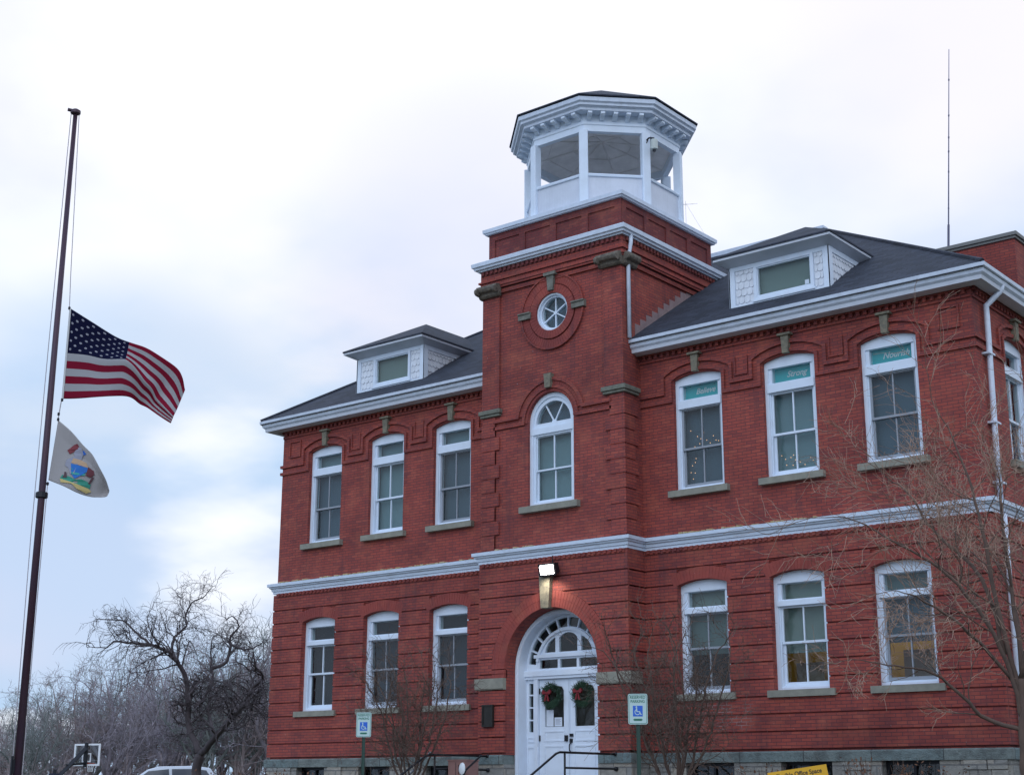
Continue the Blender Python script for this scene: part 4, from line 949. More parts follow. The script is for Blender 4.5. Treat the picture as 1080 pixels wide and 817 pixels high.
dormer(-5.69, 2.3, -6.18, -5.06)
# ---- downspouts
m = MB(); m.tube([(2.05, -0.48, 10.12), (2.05, -0.48, 9.95), (1.985, -0.5, 9.6), (1.985, -0.5, 7.82)], 0.045, 8); bbuild(m, 'downspout', GUT, smooth=True)
m = MB(); m.tube([(-2.06, -0.5, 10.12), (-2.02, -0.5, 9.8), (-1.99, -0.5, 9.4), (-1.99, -0.5, 7.8)], 0.045, 8); bbuild(m, 'downspout', GUT, smooth=True)
m = MB(); m.tube([(XL+0.36, 0.62, 7.66), (XL+0.34, 0.62, 7.56), (XL+0.2, 0.52, 7.38), (XL+0.09, 0.46, 7.26), (XL+0.09, 0.46, 7.05), (XL+0.09, 0.36, 4.6), (XL+0.09, 0.36, 3.62)], 0.055, 8); bbuild(m, 'downspout', GUT, smooth=True)
m = MB(); m.tube([(XL+0.13, 0.36, 3.34), (XL+0.13, 0.34, 1.6), (XL+0.13, 0.34, -1.9)], 0.05, 8); bbuild(m, 'downspout', GUT, smooth=True)
m = MB(); 
for z in (6.3, 5.0, 3.9): m.box(XL, XL+0.15, 0.28, 0.55, z, z+0.035)
bbuild(m, 'downspout_strap', GUT)
# ---- rear block with flat parapet
m = MB(); m.box(-3.0, 8.12, 5.7, 13, 7.0, 10.52); rb_ = bbuild(m, 'rear_block', BR)
m = MB(); m.box(-3.1, 8.2, 5.62, 13.1, 10.52, 10.6); m.box(-3.05, 8.16, 5.66, 13.05, 10.46, 10.52); bbuild(m, 'parapet_coping', simple('grey_coping', (0.2, 0.2, 0.19), 0.7), rb_)
# ---- cupola
def cupola():
    cx_, cy_ = 0.08, 1.28; ap = 1.70; t8 = math.tan(R(22.5))
    Cu = empty('cupola', (cx_, cy_, 11.1)); Cu.parent = B; Cu.matrix_parent_inverse = Matrix.Translation(-Vector(B.location))
    def cb(m, n, mt, **k): return bbuild(m, n, mt, Cu, **k)
    def oct_(a): 
        r = a/math.cos(R(22.5)); return [(cx_+r*math.cos(R(-112.5-45*i)), cy_+r*math.sin(R(-112.5-45*i))) for i in range(8)]
    # oct path clockwise -> make outward right of travel: counter-clockwise travel has outward on the right
    def ring(a, prof): 
        m = MB(); m.sweep(list(reversed(oct_(a))), prof, True); return m
    cb(ring(ap, [(-0.06, 11.05), (0, 11.05), (0, 11.86), (-0.06, 11.86)]), 'panel', BOARD)
    cb(ring(ap, [(-0.09, 11.86), (0.035, 11.86), (0.045, 11.90), (0.02, 11.93), (-0.09, 11.95)]), 'sill_rail', WHITE)
    cb(ring(ap, [(-0.12, 12.96), (0.01, 12.96), (0.01, 13.10), (0.03, 13.12), (0.03, 13.16), (0.0, 13.17), (0.0, 13.42), (-0.12, 13.42)]), 'header_beam', WHITE)
    for i, (x, y) in enumerate(oct_(ap-0.035)):
        a = math.atan2(y-cy_, x-cx_); m = MB(lambda u, v, z, a=a, x=x, y=y: (x+u*math.cos(a)-v*math.sin(a), y+u*math.sin(a)+v*math.cos(a), z))
        m.prism([(-0.1, -0.055), (0.075, -0.105), (0.095, -0.09), (0.095, 0.09), (0.075, 0.105), (-0.1, 0.055)], 11.02, 12.97, axis=2); cb(m, 'post', WHITE)
    ae = 2.10
    m = ring(ae, [(-0.46, 13.36), (-0.14, 13.36), (-0.135, 13.42), (-0.09, 13.44), (-0.06, 13.45), (-0.055, 13.50), (-0.01, 13.53), (0.0, 13.62), (-0.05, 13.64), (-0.46, 13.64)]); cb(m, 'eave_cornice', GUT)
    # brackets (modillions)
    for s in range(8):
        a = R(-90-45*s); ux, uy = -math.sin(a), math.cos(a); nx, ny = math.cos(a), math.sin(a)
        for k in range(5):
            u = (k-2)*0.295
            m = MB(lambda p, q, z, u=u, ux=ux, uy=uy, nx=nx, ny=ny: (cx_+nx*q+ux*(u+p), cy_+ny*q+uy*(u+p), z))
            prof = [(ap-0.02, 13.355), (ap+0.24, 13.355), (ap+0.25, 13.30), (ap+0.2, 13.27), (ap+0.12, 13.27), (ap+0.04, 13.22), (ap-0.02, 13.21)]
            m.prism(prof, -0.05, 0.05, axis=0); cb(m, 'bracket', WHITE)
    o = [(x, y, 13.645) for x, y in oct_(ae+0.03)]; o2 = [(x, y, 13.675) for x, y in oct_(ae+0.03)]
    m = MB(); m.add(o+o2+[(cx_, cy_, 14.85)], [tuple(reversed(range(8)))]+[(i, (i+1) % 8, 8+(i+1) % 8, 8+i) for i in range(8)]+[(8+i, 8+(i+1) % 8, 16) for i in range(8)]); cb(m, 'roof', SHIN)
    m = MB(); o = oct_(ap-0.05)   # shallow ceiling with battens
    m.add([(x, y, 13.12) for x, y in o]+[(x, y, 13.16) for x, y in o]+[(cx_, cy_, 13.5), (cx_, cy_, 13.56)], [(i, (i+1) % 8, 16) for i in range(8)]+[(8+i, 8+(i+1) % 8, 17) for i in range(8)]+[(i, (i+1) % 8, 8+(i+1) % 8, 8+i) for i in range(8)])
    for i in range(8): m.tube([(o[i][0], o[i][1], 13.11), (cx_, cy_, 13.49)], 0.02, 4)
    for k in (0.4, 0.75): 
        m.tube([(cx_+(x-cx_)*k, cy_+(y-cy_)*k, 13.49-0.38*k) for x, y in o+[o[0]]], 0.012, 4)
    cb(m, 'ceiling', CEIL)
cupola()

# ================================================================== separate things on the building
# antenna
A = empty('whip_antenna', (6.52, 5.9, 10.6), 0, 'tall thin whip antenna on the flat brick block behind the right roof', 'antenna')
m = MB(); m.tube([(0, 0, -0.02), (0, 0, 0.62)], 0.028, 8); m.lathe([(0.06, 0), (0.06, 0.03)], sides=10); m.build('base', simple('antenna_base_grey', (0.1, 0.1, 0.16), 0.5, 0.4), A)
m = MB(); m.tube([(0, 0, 0.6), (0, 0, 5.0)], [0.018, 0.009], 6)
for z in (1.0, 1.9, 2.4, 2.75, 3.3, 4.2): m.lathe([(0.02, z), (0.02, z+0.04)], sides=6)
m.build('mast', simple('antenna_rod_grey', (0.14, 0.14, 0.19), 0.5, 0.4), A)
A.rotation_euler = (0, R(4.6), 0)
# floodlight
FL = empty('floodlight', (0.07, TY-LO, 3.05), 0, 'lit white floodlight above the keystone of the entrance arch', 'light')
m = MB(); m.prism([(-0.06, -0.06), (-0.19, -0.15), (-0.25, 0.11), (-0.12, 0.13)], -0.22, 0.22, axis=0); m.build('housing', IRON, FL)
m = MB(); q = Vector((-0.26, 0.14)).normalized()
# glowing face on the lower front
m.T = lambda u, d, z: (u, d, z)
m.add([(-0.175, -0.19, -0.115), (0.175, -0.19, -0.115), (0.175, -0.235, 0.07), (-0.175, -0.235, 0.07), (-0.165, -0.212, -0.112), (0.165, -0.212, -0.112), (0.165, -0.256, 0.068), (-0.165, -0.256, 0.068)], [(0, 1, 2, 3), (4, 7, 6, 5), (0, 4, 5, 1), (1, 5, 6, 2), (2, 6, 7, 3), (3, 7, 4, 0)]); m.build('lens', LAMP, FL)
m = MB(); m.box(-0.02, 0.02, -0.16, 0.02, -0.02, 0.1); m.tube([(0, -0.02, 0.05), (0, -0.02, 0.3)], 0.014, 6); m.build('bracket', IRON, FL)
ld = bpy.data.lights.new('floodlight_beam', 'SPOT'); ld.energy = 30; ld.spot_size = R(140); ld.spot_blend = 0.6; ld.color = (1, 0.9, 0.75); ld.shadow_soft_size = 0.08
lo_ = bpy.data.objects.new('floodlight_beam', ld); COL.objects.link(lo_); lo_.parent = FL; lo_.location = (0, -0.36, -0.14); lo_.rotation_euler = (R(10), 0, 0)
# plaque
m = MB(); m.box(-0.15, 0.15, -0.02, 0.03, -0.23, 0.23); m.prism(rect(-0.15, 0.15, -0.23, 0.23), -0.035, -0.02, [rect(-0.12, 0.12, -0.2, 0.2)], axis=1)
o = m.build('wall_plaque', BRONZE, loc=(-1.66, TY-LO-0.03, 0.11)); tag(o, 'small dark bronze plaque on the brick left of the entrance arch', 'plaque')
# security device on the cupola post
Dv = empty('cupola_speaker', (0.08+1.84*math.cos(R(-22.5)), 1.28+1.84*math.sin(R(-22.5)), 12.75), 0, 'small pale cylinder device on a bracket on the right front cupola post', 'speaker')
m = MB(); m.tube([(-0.02, 0, 0), (0.12, -0.03, 0.06), (0.25, -0.02, 0.02)], 0.02, 6); m.tube([(-0.02, -0.02, -0.12), (0.1, -0.03, 0.02)], 0.012, 6); m.build('arm', IRON, Dv)
m = MB(); m.lathe([(0.03, 0.0), (0.075, -0.02), (0.085, -0.06), (0.085, -0.25), (0.04, -0.26)], (0.25, -0.02, 0), 16); m.build('housing', simple('device_cream', (0.5, 0.55, 0.52), 0.5), Dv, smooth=False)
m = MB(); m.lathe([(0.035, -0.30), (0.04, -0.26)], (0.25, -0.02, 0), 12); m.build('lens', IRON, Dv)
# siren in cupola
S = empty('warning_siren', (-0.35, 1.5, 11.1), 0, 'grey round siren inside the open cupola, behind the left opening', 'siren')
m = MB(); m.tube([(0, 0, 0), (0, 0, 1.0)], 0.05, 8); m.build('stand', IRON, S)
m = MB(lambda x, y, z: (x, -z, y+1.15)); m.lathe([(0.12, -0.25), (0.14, 0.0), (0.2, 0.12), (0.34, 0.3), (0.34, 0.33), (0.1, 0.2)], sides=20); m.build('horn', simple('siren_grey', (0.18, 0.18, 0.19), 0.6), S)
# little wire aerial right of cupola
W = empty('wire_aerial', (1.95, 2.2, 11.15), 0, 'tiny thin wire aerial on the tower parapet right of the cupola', 'antenna')
m = MB(); m.tube([(-0.1, -0.1, 0), (-0.1, -0.1, 0.65)], 0.004, 4); m.tube([(-0.25, -0.2, 0.55), (0.1, 0.1, 0.6)], 0.003, 4); m.tube([(-0.25, -0.1, 0.6), (0.1, -0.1, 0.52)], 0.003, 4)
m.tube([(-0.1, -0.1, 0.6), (-0.1, 0.8, 0.0)], 0.0025, 3); m.build('wire', simple('aerial_wire', (0.4, 0.42, 0.45), 0.5), W)
# window signs
for c, wd_, ex in ((CW[0], 'Believe', 'first right-hand upper window'), (CW[1], 'Strong', 'middle right-hand upper window'), (CW[2], 'Nourish', 'last upper window before the right corner')):
    T_ = empty('window_sign', (c, 0.24, 6.43), 0, 'teal transom sign reading %s in the %s' % (wd_, ex), 'sign', 'teal word signs in the upper windows')
    m = MB(); m.box(-0.455, 0.455, 0.0, 0.012, -0.02, 0.33); m.build('board', TEAL, T_)
    text('lettering', wd_, 0.17, LETW, T_, (0.06, -0.006, 0.165), shear=0.35, sx=0.95, bold=0.003)
# string lights
def strings(name, c, pts, lab):
    o = empty(name, (c, 0.285, Z1), 0, lab, 'string lights', 'string lights in the upper windows')
    m = MB(); m.tube([(x, 0, z) for x, z in pts], 0.002, 3); m.build('wire', IRON, o)
    m = MB()
    for x, z in pts:
        m.lathe([(0.001, -0.011), (0.009, -0.005), (0.009, 0.005), (0.001, 0.011)], (x, 0, z), 6)
    m.build('bulbs', BULB, o)
strings('string_lights', CW[0], [(-0.36, 0.16), (-0.33, 0.28), (-0.38, 0.42), (-0.28, 0.40), (-0.34, 0.56), (-0.27, 0.62), (-0.25, 0.7), (-0.27, 0.95), (-0.15, 1.0), (-0.12, 1.1), (-0.2, 1.16), (-0.36, 1.3), (-0.05, 1.22), (0.02, 1.05), (0.1, 0.98), (0.18, 1.12), (0.24, 1.02), (0.3, 1.0), (0.36, 1.12), (0.4, 0.98)], 'strand of tiny warm lights across the Believe window')
strings('string_lights', CW[1], [(-0.38, 0.48), (-0.3, 0.40), (-0.28, 0.28), (-0.18, 0.42), (-0.12, 0.46), (-0.08, 0.36), (-0.14, 0.26), (-0.02, 0.44), (0.02, 0.3), (-0.05, 0.2), (0.12, 0.24), (0.25, 0.36), (0.3, 0.3), (0.4, 0.28)], 'cluster of tiny warm lights low in the Strong window')
# wreaths and notices on doors
def wreath(x, lab):
    o = empty('door_wreath', (x, -0.05, 0.52), 0, lab, 'wreath', 'wreaths on the entrance doors')
    m = MB()
    for k in range(1100):
        a = random.uniform(0, 2*math.pi); r = 0.19+random.gauss(0, 0.035); b = random.uniform(0, 2*math.pi)
        px, pz, py = r*math.cos(a), r*math.sin(a), -0.03-0.045*abs(math.sin(b))
        dv = Vector((math.cos(a+random.uniform(-1.2, 1.2)), random.uniform(-0.7, 0.1), math.sin(a+random.uniform(-1.2, 1.2)))).normalized()*random.uniform(0.05, 0.09); sdv = dv.orthogonal().normalized()*0.006
        p = Vector((px, py, pz)); m.add([tuple(p-sdv), tuple(p+sdv), tuple(p+dv)], [(0, 1, 2)])
    m.build('foliage', FIR, o, recalc=False)
    m = MB(); c = (-0.1, -0.09, 0.05)
    for sg in (-1, 1):
        m.prism([(c[0], c[2]), (c[0]+sg*0.09, c[2]+0.07), (c[0]+sg*0.12, c[2]+0.02), (c[0]+sg*0.09, c[2]-0.03)], -0.11, -0.07)
        m.prism([(c[0], c[2]), (c[0]+sg*0.02, c[2]), (c[0]+sg*0.07, c[2]-0.17), (c[0]+sg*0.02, c[2]-0.16)], -0.10, -0.08)
    m.lathe([(0.001, -0.03), (0.03, -0.015), (0.03, 0.015), (0.001, 0.03)], c, 8); m.build('bow', RED, o)
wreath(-0.44, 'green wreath with red bow on the left entrance door'); wreath(0.37, 'green wreath with red bow on the right entrance door')
for x, z, w_, h_, lab in ((-0.56, 0.06, 0.19, 0.34, 'tall pale paper notice at the left side of the left door glass'), (-0.34, -0.02, 0.2, 0.18, 'small white printed notice at the bottom of the left door glass')):
    o = empty('paper_notice', (x, -0.0, z), 0, lab, 'notice'); m = MB(); m.box(-w_/2, w_/2, 0.003 if h_ > 0.2 else 0.0, 0.0035 if h_ > 0.2 else 0.002, -h_/2, h_/2); m.build('sheet', PAPER, o)
    if h_ < 0.2:
        m = MB()
        for k in range(5): m.box(-0.07, 0.07-0.02*(k % 2), -0.003, -0.001, 0.05-0.025*k, 0.058-0.025*k)
        m.build('print', simple('faded_print', (0.3, 0.33, 0.4), 0.8), o)

# ================================================================== handrails, box
def rail(x, lab, low, group='black handrails of the entrance steps'):
    o = empty('handrail', (x, TY-0.1, -2.2), 0, lab, 'handrail', group)
    zt = 1.48; L = 1.8
    m = MB(); m.tube([(0, 0, zt), (0, -L, zt), (0, -L-0.12, zt-0.03), (0, -L-1.35, zt-0.68)], 0.022, 8); m.build('top_rail', IRON, o, smooth=True)
    m = MB(); m.tube([(0, 0, zt-0.28), (0, -L+0.15, zt-0.28)], 0.02, 8); m.build('lower_rail', IRON, o, smooth=True)
    for yy, zb_ in ((-L+0.15, 0.65), (-L-1.3, 0.0)):
        m = MB(); m.tube([(0, yy, zb_), (0, yy, zt if yy > -L else zt-0.66)], 0.02, 8); m.build('post', IRON, o, smooth=True)
    for dz in (0, -0.28):
        m = MB(); m.lathe([(0.005, -0.045), (0.04, -0.03), (0.05, 0), (0.04, 0.03), (0.005, 0.045)], (0, 0.02, zt+dz), 12); m.build('wall_mount', IRON, o, smooth=True)
rail(1.62, 'black pipe handrail on the right side of the entrance steps', 0)
rail(-1.66, 'black pipe handrail on the left side of the entrance steps', 0)
m = MB(); m.tube([(-1.0, 0, -0.62), (-0.5, 0, -0.27), (0, 0, 0.12)], 0.02, 6); 
o = m.build('grey_railing', simple('galvanised_pipe', (0.25, 0.26, 0.3), 0.5, 0.4), smooth=True, loc=(-2.75, -1.3, -0.75)); tag(o, 'sloping grey pipe rail beside the small bare tree left of the steps', 'railing')
Bx = empty('drop_box', (-1.24, -1.95, -2.2+0.0), R(0), 'faded pink metal drop box with a dark opening beside the left handrail', 'drop box')
m = MB(); m.prism(rect(-0.26, 0.2, 0.0, 1.36), -0.2, 0.2, [rect(0.0, 0.15, 1.1, 1.28)]); m.box(-0.275, 0.215, -0.215, 0.215, 1.36, 1.385); m.build('cabinet', BOXC, Bx)
m = MB(); m.box(-0.02, 0.17, -0.15, 0.19, 1.08, 1.3); m.build('opening', IRON, Bx)
m = MB(); m.box(-0.06, -0.05, -0.204, -0.199, 0.1, 1.33); m.build('door_seam', IRON, Bx)
RF = empty('round_reflector', (-1.0, -2.3, -1.0), 0, 'small pale oval reflector on a slanting black rod in front of the drop box', 'reflector')
m = MB(lambda x, y, z: (x*0.7+y*0.3, z*0.8, y-x*0.35)); m.lathe([(0.02, -0.03), (0.1, -0.015), (0.115, 0.0), (0.1, 0.01), (0.02, 0.015)], sides=16); m.build('disc', simple('pale_reflector', (0.75, 0.78, 0.8), 0.4), RF, smooth=True)
m = MB(); m.tube([(-0.1, 0.02, -0.3), (0.08, 0.03, -0.02), (0.42, 0.1, 0.26)], 0.022, 6); m.build('rod', IRON, RF)

# ================================================================== signs
def pk_sign(x, y, lab, rz):
    zb = gz(x, y); o = empty('parking_sign', (x, y, zb), rz, lab, 'parking sign', 'reserved parking signs in front of the building')
    top = 0.02-zb; h = 0.46; w_ = 0.30
    m = MB(); m.box(-0.03, 0.03, 0.01, 0.02, -0.1, top-0.02); m.box(-0.03, -0.022, -0.0, 0.02, -0.1, top-0.02); m.box(0.022, 0.03, -0.0, 0.02, -0.1, top-0.02); m.build('post', POSTG, o)
    m = MB(); r_ = 0.03
    cor = arc(w_/2-r_, top-r_, r_, 0, 90, 4)+arc(-w_/2+r_, top-r_, r_, 90, 180, 4)+arc(-w_/2+r_, top-h+r_, r_, 180, 270, 4)+arc(w_/2-r_, top-h+r_, r_, 270, 360, 4)
    m.prism(cor, -0.012, -0.006); m.build('panel', SWHITE, o)
    r_ = 0.02; q = 0.012
    a = arc(w_/2-q-r_, top-q-r_, r_, 0, 90, 4)+arc(-w_/2+q+r_, top-q-r_, r_, 90, 180, 4)+arc(-w_/2+q+r_, top-h+q+r_, r_, 180, 270, 4)+arc(w_/2-q-r_, top-h+q+r_, r_, 270, 360, 4)
    q = 0.018; bq = arc(w_/2-q-r_, top-q-r_, r_, 0, 90, 4)+arc(-w_/2+q+r_, top-q-r_, r_, 90, 180, 4)+arc(-w_/2+q+r_, top-h+q+r_, r_, 180, 270, 4)+arc(w_/2-q-r_, top-h+q+r_, r_, 270, 360, 4)
    m = MB(); m.prism(a, -0.0145, -0.012, [list(reversed(bq))]); m.build('border', SGREEN, o)
    text('lettering', 'RESERVED\nPARKING', 0.062, SGREEN, o, (0, -0.0135, top-0.085), ext=0.001, sx=0.85, bold=0.001)
    m = MB(); m.box(-0.075, 0.075, -0.0145, -0.012, top-0.34, top-0.18); sy = m.build('blue_square', SBLUE, o)
    m = MB(); c = top-0.275
    m.prism(arc(-0.005, c, 0.045, 100, 400-60, 16)+arc(-0.005, c, 0.034, 340, 100, 16), -0.017, -0.0145)
    m.prism(arc(-0.02, top-0.2, 0.013, 0, 330, 11), -0.017, -0.0145)
    m.prism([(-0.028, top-0.215), (-0.01, top-0.215), (-0.006, top-0.262), (0.032, top-0.262), (0.05, top-0.305), (0.062, top-0.3), (0.064, top-0.312), (0.04, top-0.318), (0.022, top-0.275), (-0.02, top-0.275)], -0.018, -0.0145)
    m.build('wheelchair_symbol', SWHITE, o)
    m = MB(); z = top-0.39
    m.prism([(-0.075, z), (-0.055, z+0.016), (0.055, z+0.016), (0.075, z), (0.055, z-0.016), (-0.055, z-0.016)], -0.0145, -0.012); m.build('arrow', SGREEN, o)
    m = MB()
    for zz_ in (top-0.05, top-h+0.05): m.lathe([(0.008, -0.001), (0.008, 0.001)], (0, 0, 0), 8)
pk_sign(-1.59, -4.5, 'blue and white reserved parking sign on a green post left of the steps', R(25))
pk_sign(5.765, -6.0, 'blue and white reserved parking sign on a green post right of the entrance', R(28))
Y = empty('yard_sign', (6.82, -3.0, -2.22), R(30), 'tilted yellow Flexible Office Space sign in front of the right basement windows', 'sign')
m = MB(); m.box(-0.48, 0.48, -0.01, 0.01, -0.75, 0); pn = m.build('panel', SYEL, Y, loc=(0, 0, 1.16)); pn.rotation_euler = (0, R(-8.5), 0)
for (t_, z, s_) in (('Flexible Office Space', -0.085, 0.1), ('15 8C11', -0.22, 0.1)):
    q = text('lettering', t_, s_, BLACK, pn, (0.02, -0.011, z), ext=0.002, sx=0.88, bold=0.002)
for sx in (-0.35, 0.35): m = MB(); m.tube([(sx, 0.03, -0.1), (sx, 0.03, 1.0)], 0.015, 6); m.build('leg', IRON, Y)

# ================================================================== flagpole and flags
FX, FY = -1.08, -12.0
FX, FY = -1.5, -12.0
fn = Vector((-0.811, 0.585, 0)); fe = Vector((0.585, 0.811, 0)); fo = Vector((FX, FY, 0))
def fpt(a, z, d=0): return fo+fe*a+fn*d+Vector((0, 0, z))
gzp = gz(FX, FY)
FP = empty('flagpole', (FX, FY, gzp), 0, 'tall dark flagpole standing left of the building', 'flagpole')
m = MB(); m.tube([(0, 0, -0.1), (0, 0, 6), (0, 0, 9.72-gzp)], [0.066, 0.054, 0.037], 14); m.build('pole', POLE, FP, smooth=True)
m = MB(); m.lathe([(0.05, -0.02), (0.085, 0.0), (0.085, 0.05), (0.04, 0.08)], (0, 0, 9.70-gzp), 12); m.tube([(0, 0, 9.74-gzp), tuple(-fe*0.13+Vector((0, 0, 9.76-gzp)))], 0.03, 8); m.build('truck_cap', POLE, FP)
m = MB(); m.lathe([(0.16, 0), (0.16, 0.04), (0.09, 0.12)], sides=16); m.build('base_collar', POLE, FP)
H = lambda a, z: tuple(fe*a+Vector((0, 0, z-gzp)))
m = MB(); m.tube([H(0.06, 9.72), H(0.15, 6.8), H(0.175, 6.22)], 0.007, 5); m.tube([H(0.175, 4.66), H(0.15, 4.35)], 0.009, 5); m.tube([H(0.075, 3.27), H(0.07, 1.0), H(0.075, -1.6)], 0.007, 5)
m.tube([H(-0.07, 9.72), H(-0.1, 5.5), H(-0.11, 2.5), H(-0.075, -1.6)], 0.007, 5); m.build('halyard', ROPE, FP)
m = MB()
for a, z in ((0.175, 6.22), (0.185, 4.66), (0.15, 4.42), (0.15, 4.33), (0.075, 3.27)): m.lathe([(0.004, -0.03), (0.02, -0.02), (0.02, 0.02), (0.004, 0.03)], H(a, z), 8)
m.lathe([(0.075, -0.05), (0.095, -0.04), (0.095, 0.04), (0.075, 0.05)], (0, 0, 3.08-gzp), 12); m.build('snap_hook', IRON, FP)
m = MB(); m.box(-0.02, 0.02, -0.1, -0.06, 1.2, 1.4); m.box(-0.015, 0.015, -0.12, -0.09, 1.15, 1.45); m.build('cleat', IRON, FP)
def lerp(pts, s):
    x = s*(len(pts)-1); i = min(int(x), len(pts)-2); f = x-i
    return tuple(a+(b-a)*f for a, b in zip(pts[i], pts[i+1]))
def smoothpts(pts, n=48):
    P = [pts[0]]+list(pts)+[pts[-1]]; L = []
    for i in range(1, len(P)-2):
        for k in range(8):
            t = k/8; L.append(tuple(0.5*((2*P[i][j])+(-P[i-1][j]+P[i+1][j])*t+(2*P[i-1][j]-5*P[i][j]+4*P[i+1][j]-P[i+2][j])*t*t+(-P[i-1][j]+3*P[i][j]-3*P[i+1][j]+P[i+2][j])*t**3) for j in range(2)))
    return L+[pts[-1]]
def interp(xs_, ys_, x):
    for i in range(len(xs_)-1):
        if x <= xs_[i+1]:
            f = (x-xs_[i])/(xs_[i+1]-xs_[i]); f = f*f*(3-2*f)*0.5+f*0.5; return ys_[i]+(ys_[i+1]-ys_[i])*f
    return ys_[-1]
def cloth(fn_, nu, nv, mat, parent, name='cloth'):
    V = []; F = []; UV = []
    for i in range(nu+1):
        for j in range(nv+1): V.append(tuple(fn_(i/nu, j/nv))); UV.append((i/nu, j/nv))
    for i in range(nu):
        for j in range(nv): a = i*(nv+1)+j; F.append((a, a+1, a+nv+2, a+nv+1))
    me = bpy.data.meshes.new(name); me.from_pydata(V, [], F); me.materials.append(mat); uv = me.uv_layers.new(name='uv')
    for l in me.loops: uv.data[l.index].uv = UV[l.vertex_index]
    me.polygons.foreach_set('use_smooth', [True]*len(F)); o = bpy.data.objects.new(name, me); COL.objects.link(o); o.parent = parent; 
    sm = o.modifiers.new('thick', 'SOLIDIFY'); sm.thickness = 0.003; return o
def cloth_mat(name, colfn, trans=0.4):
    t = MT(name); uvn = t.node('ShaderNodeUVMap', uv_map='uv'); sp = t.node('ShaderNodeSeparateXYZ'); t.l.new(uvn.outputs[0], sp.inputs[0])
    c = colfn(t, sp.outputs[0], sp.outputs[1]); t.n.remove(t.b)
    d = t.node('ShaderNodeBsdfDiffuse'); tr = t.node('ShaderNodeBsdfTranslucent'); t.inp(d.inputs[0], c); t.inp(tr.inputs[0], c)
    mx = t.node('ShaderNodeMixShader'); mx.inputs[0].default_value = trans; t.l.new(d.outputs[0], mx.inputs[1]); t.l.new(tr.outputs[0], mx.inputs[2]); t.l.new(mx.outputs[0], t.n['Material Output'].inputs[0]); return t.m
def usflag(t, u, v):
    st = t.math('MODULO', t.math('FLOOR', t.math('MULTIPLY', v, 12.9999)), 2)     # v=0 top: stripe 0 red
    base = t.mix(st, (0.30, 0.02, 0.05), (0.5, 0.5, 0.52))
    ca = t.math('MULTIPLY', t.math('LESS_THAN', u, 0.4), t.math('LESS_THAN', v, 7/13))
    uu = t.math('MULTIPLY', u, 12/0.4); vv = t.math('MULTIPLY', v, 10*13/7)
    a = t.math('MULTIPLY', t.math('ADD', uu, vv), 0.5); b = t.math('MULTIPLY', t.math('SUBTRACT', uu, vv), 0.5)
    fa = t.math('SUBTRACT', a, t.math('ROUND', a)); fb = t.math('SUBTRACT', b, t.math('ROUND', b))
    r = t.math('SQRT', t.math('ADD', t.math('MULTIPLY', fa, fa), t.math('MULTIPLY', fb, fb)))
    star = t.math('LESS_THAN', r, 0.19)
    for q, hi in ((uu, 11.5), (vv, 9.5)): star = t.math('MULTIPLY', star, t.math('MULTIPLY', t.math('GREATER_THAN', q, 0.5), t.math('LESS_THAN', q, hi)))
    return t.mix(ca, base, t.mix(star, (0.016, 0.018, 0.055), (0.42, 0.42, 0.48)))
top = smoothpts([(0.19, 6.22), (0.52, 6.04), (0.91, 5.82), (1.23, 5.70), (1.54, 5.58), (1.91, 5.38), (2.06, 5.2), (2.12, 4.99)])
bot = smoothpts([(0.19, 4.68), (0.54, 4.71), (0.91, 4.75), (1.25, 4.77), (1.43, 4.69), (1.61, 4.58), (1.92, 4.36)])
def us_pt(u, v):
    a = lerp(top, u); b = lerp(bot, u); mid = interp([0, 0.2, 0.4, 0.62, 0.8, 1.0], [0.5, 0.42, 0.34, 0.62, 0.74, 0.82], u)
    k = 7/13; f = v/k*mid if v < k else mid+(v-k)/(1-k)*(1-mid)
    crease = math.exp(-((v-k)/0.12)**2)*0.10*min(1, u*2.2)
    d = 0.10*math.sin(u*8.5+v*2.0)*min(1, u*3)*(0.5+0.5*v)+0.03*math.sin(u*21-v*5)*min(1, u*2)-crease+0.05*math.sin(v*6)*u
    bow = 0.09*math.sin(math.pi*v)*max(0, 0.35-abs(u-0.35))
    return fpt(a[0]+(b[0]-a[0])*f, a[1]+(b[1]-a[1])*f+bow*(-1), d)
F1 = empty('national_flag', tuple(fpt(0.19, 6.22)), 0, 'stars and stripes flag flying at half staff from the flagpole', 'flag')
def shift(fn_, o): 
    L = Vector(o.location); return lambda u, v: Vector(fn_(u, v))-L
cloth(shift(us_pt, F1), 96, 52, cloth_mat('us_flag_cloth', usflag), F1)
m = MB(); L = Vector(F1.location); m.tube([tuple(us_pt(0, k/10)-L) for k in range(11)], 0.016, 6); m.build('header_band', simple('canvas_header', (0.6, 0.6, 0.6), 0.9), F1)
stop = smoothpts([(0.15, 4.32), (0.37, 4.14), (0.57, 3.92), (0.72, 3.77), (0.85, 3.55), (0.97, 3.35), (1.03, 3.2)])
sbot = smoothpts([(0.08, 3.33), (0.29, 3.25), (0.52, 3.15), (0.74, 3.1), (0.89, 3.1), (1.0, 3.11)])
def st_pt(u, v):
    a = lerp(stop, u); b = lerp(sbot, u)
    d = 0.05*math.sin(u*7+v*3)*min(1, u*3)+0.02*math.sin(u*16)*u - 0.10*max(0, 0.22-v)*min(1, u*3)*4
    return fpt(a[0]+(b[0]-a[0])*v, a[1]+(b[1]-a[1])*v, d)
F2 = empty('state_flag', tuple(fpt(0.15, 4.32)), 0, 'white flag with a coloured shield emblem hanging below the striped flag', 'flag')
cloth(shift(st_pt, F2), 48, 40, cloth_mat('white_flag_cloth', lambda t, u, v: (0.52, 0.5, 0.5), 0.35), F2)
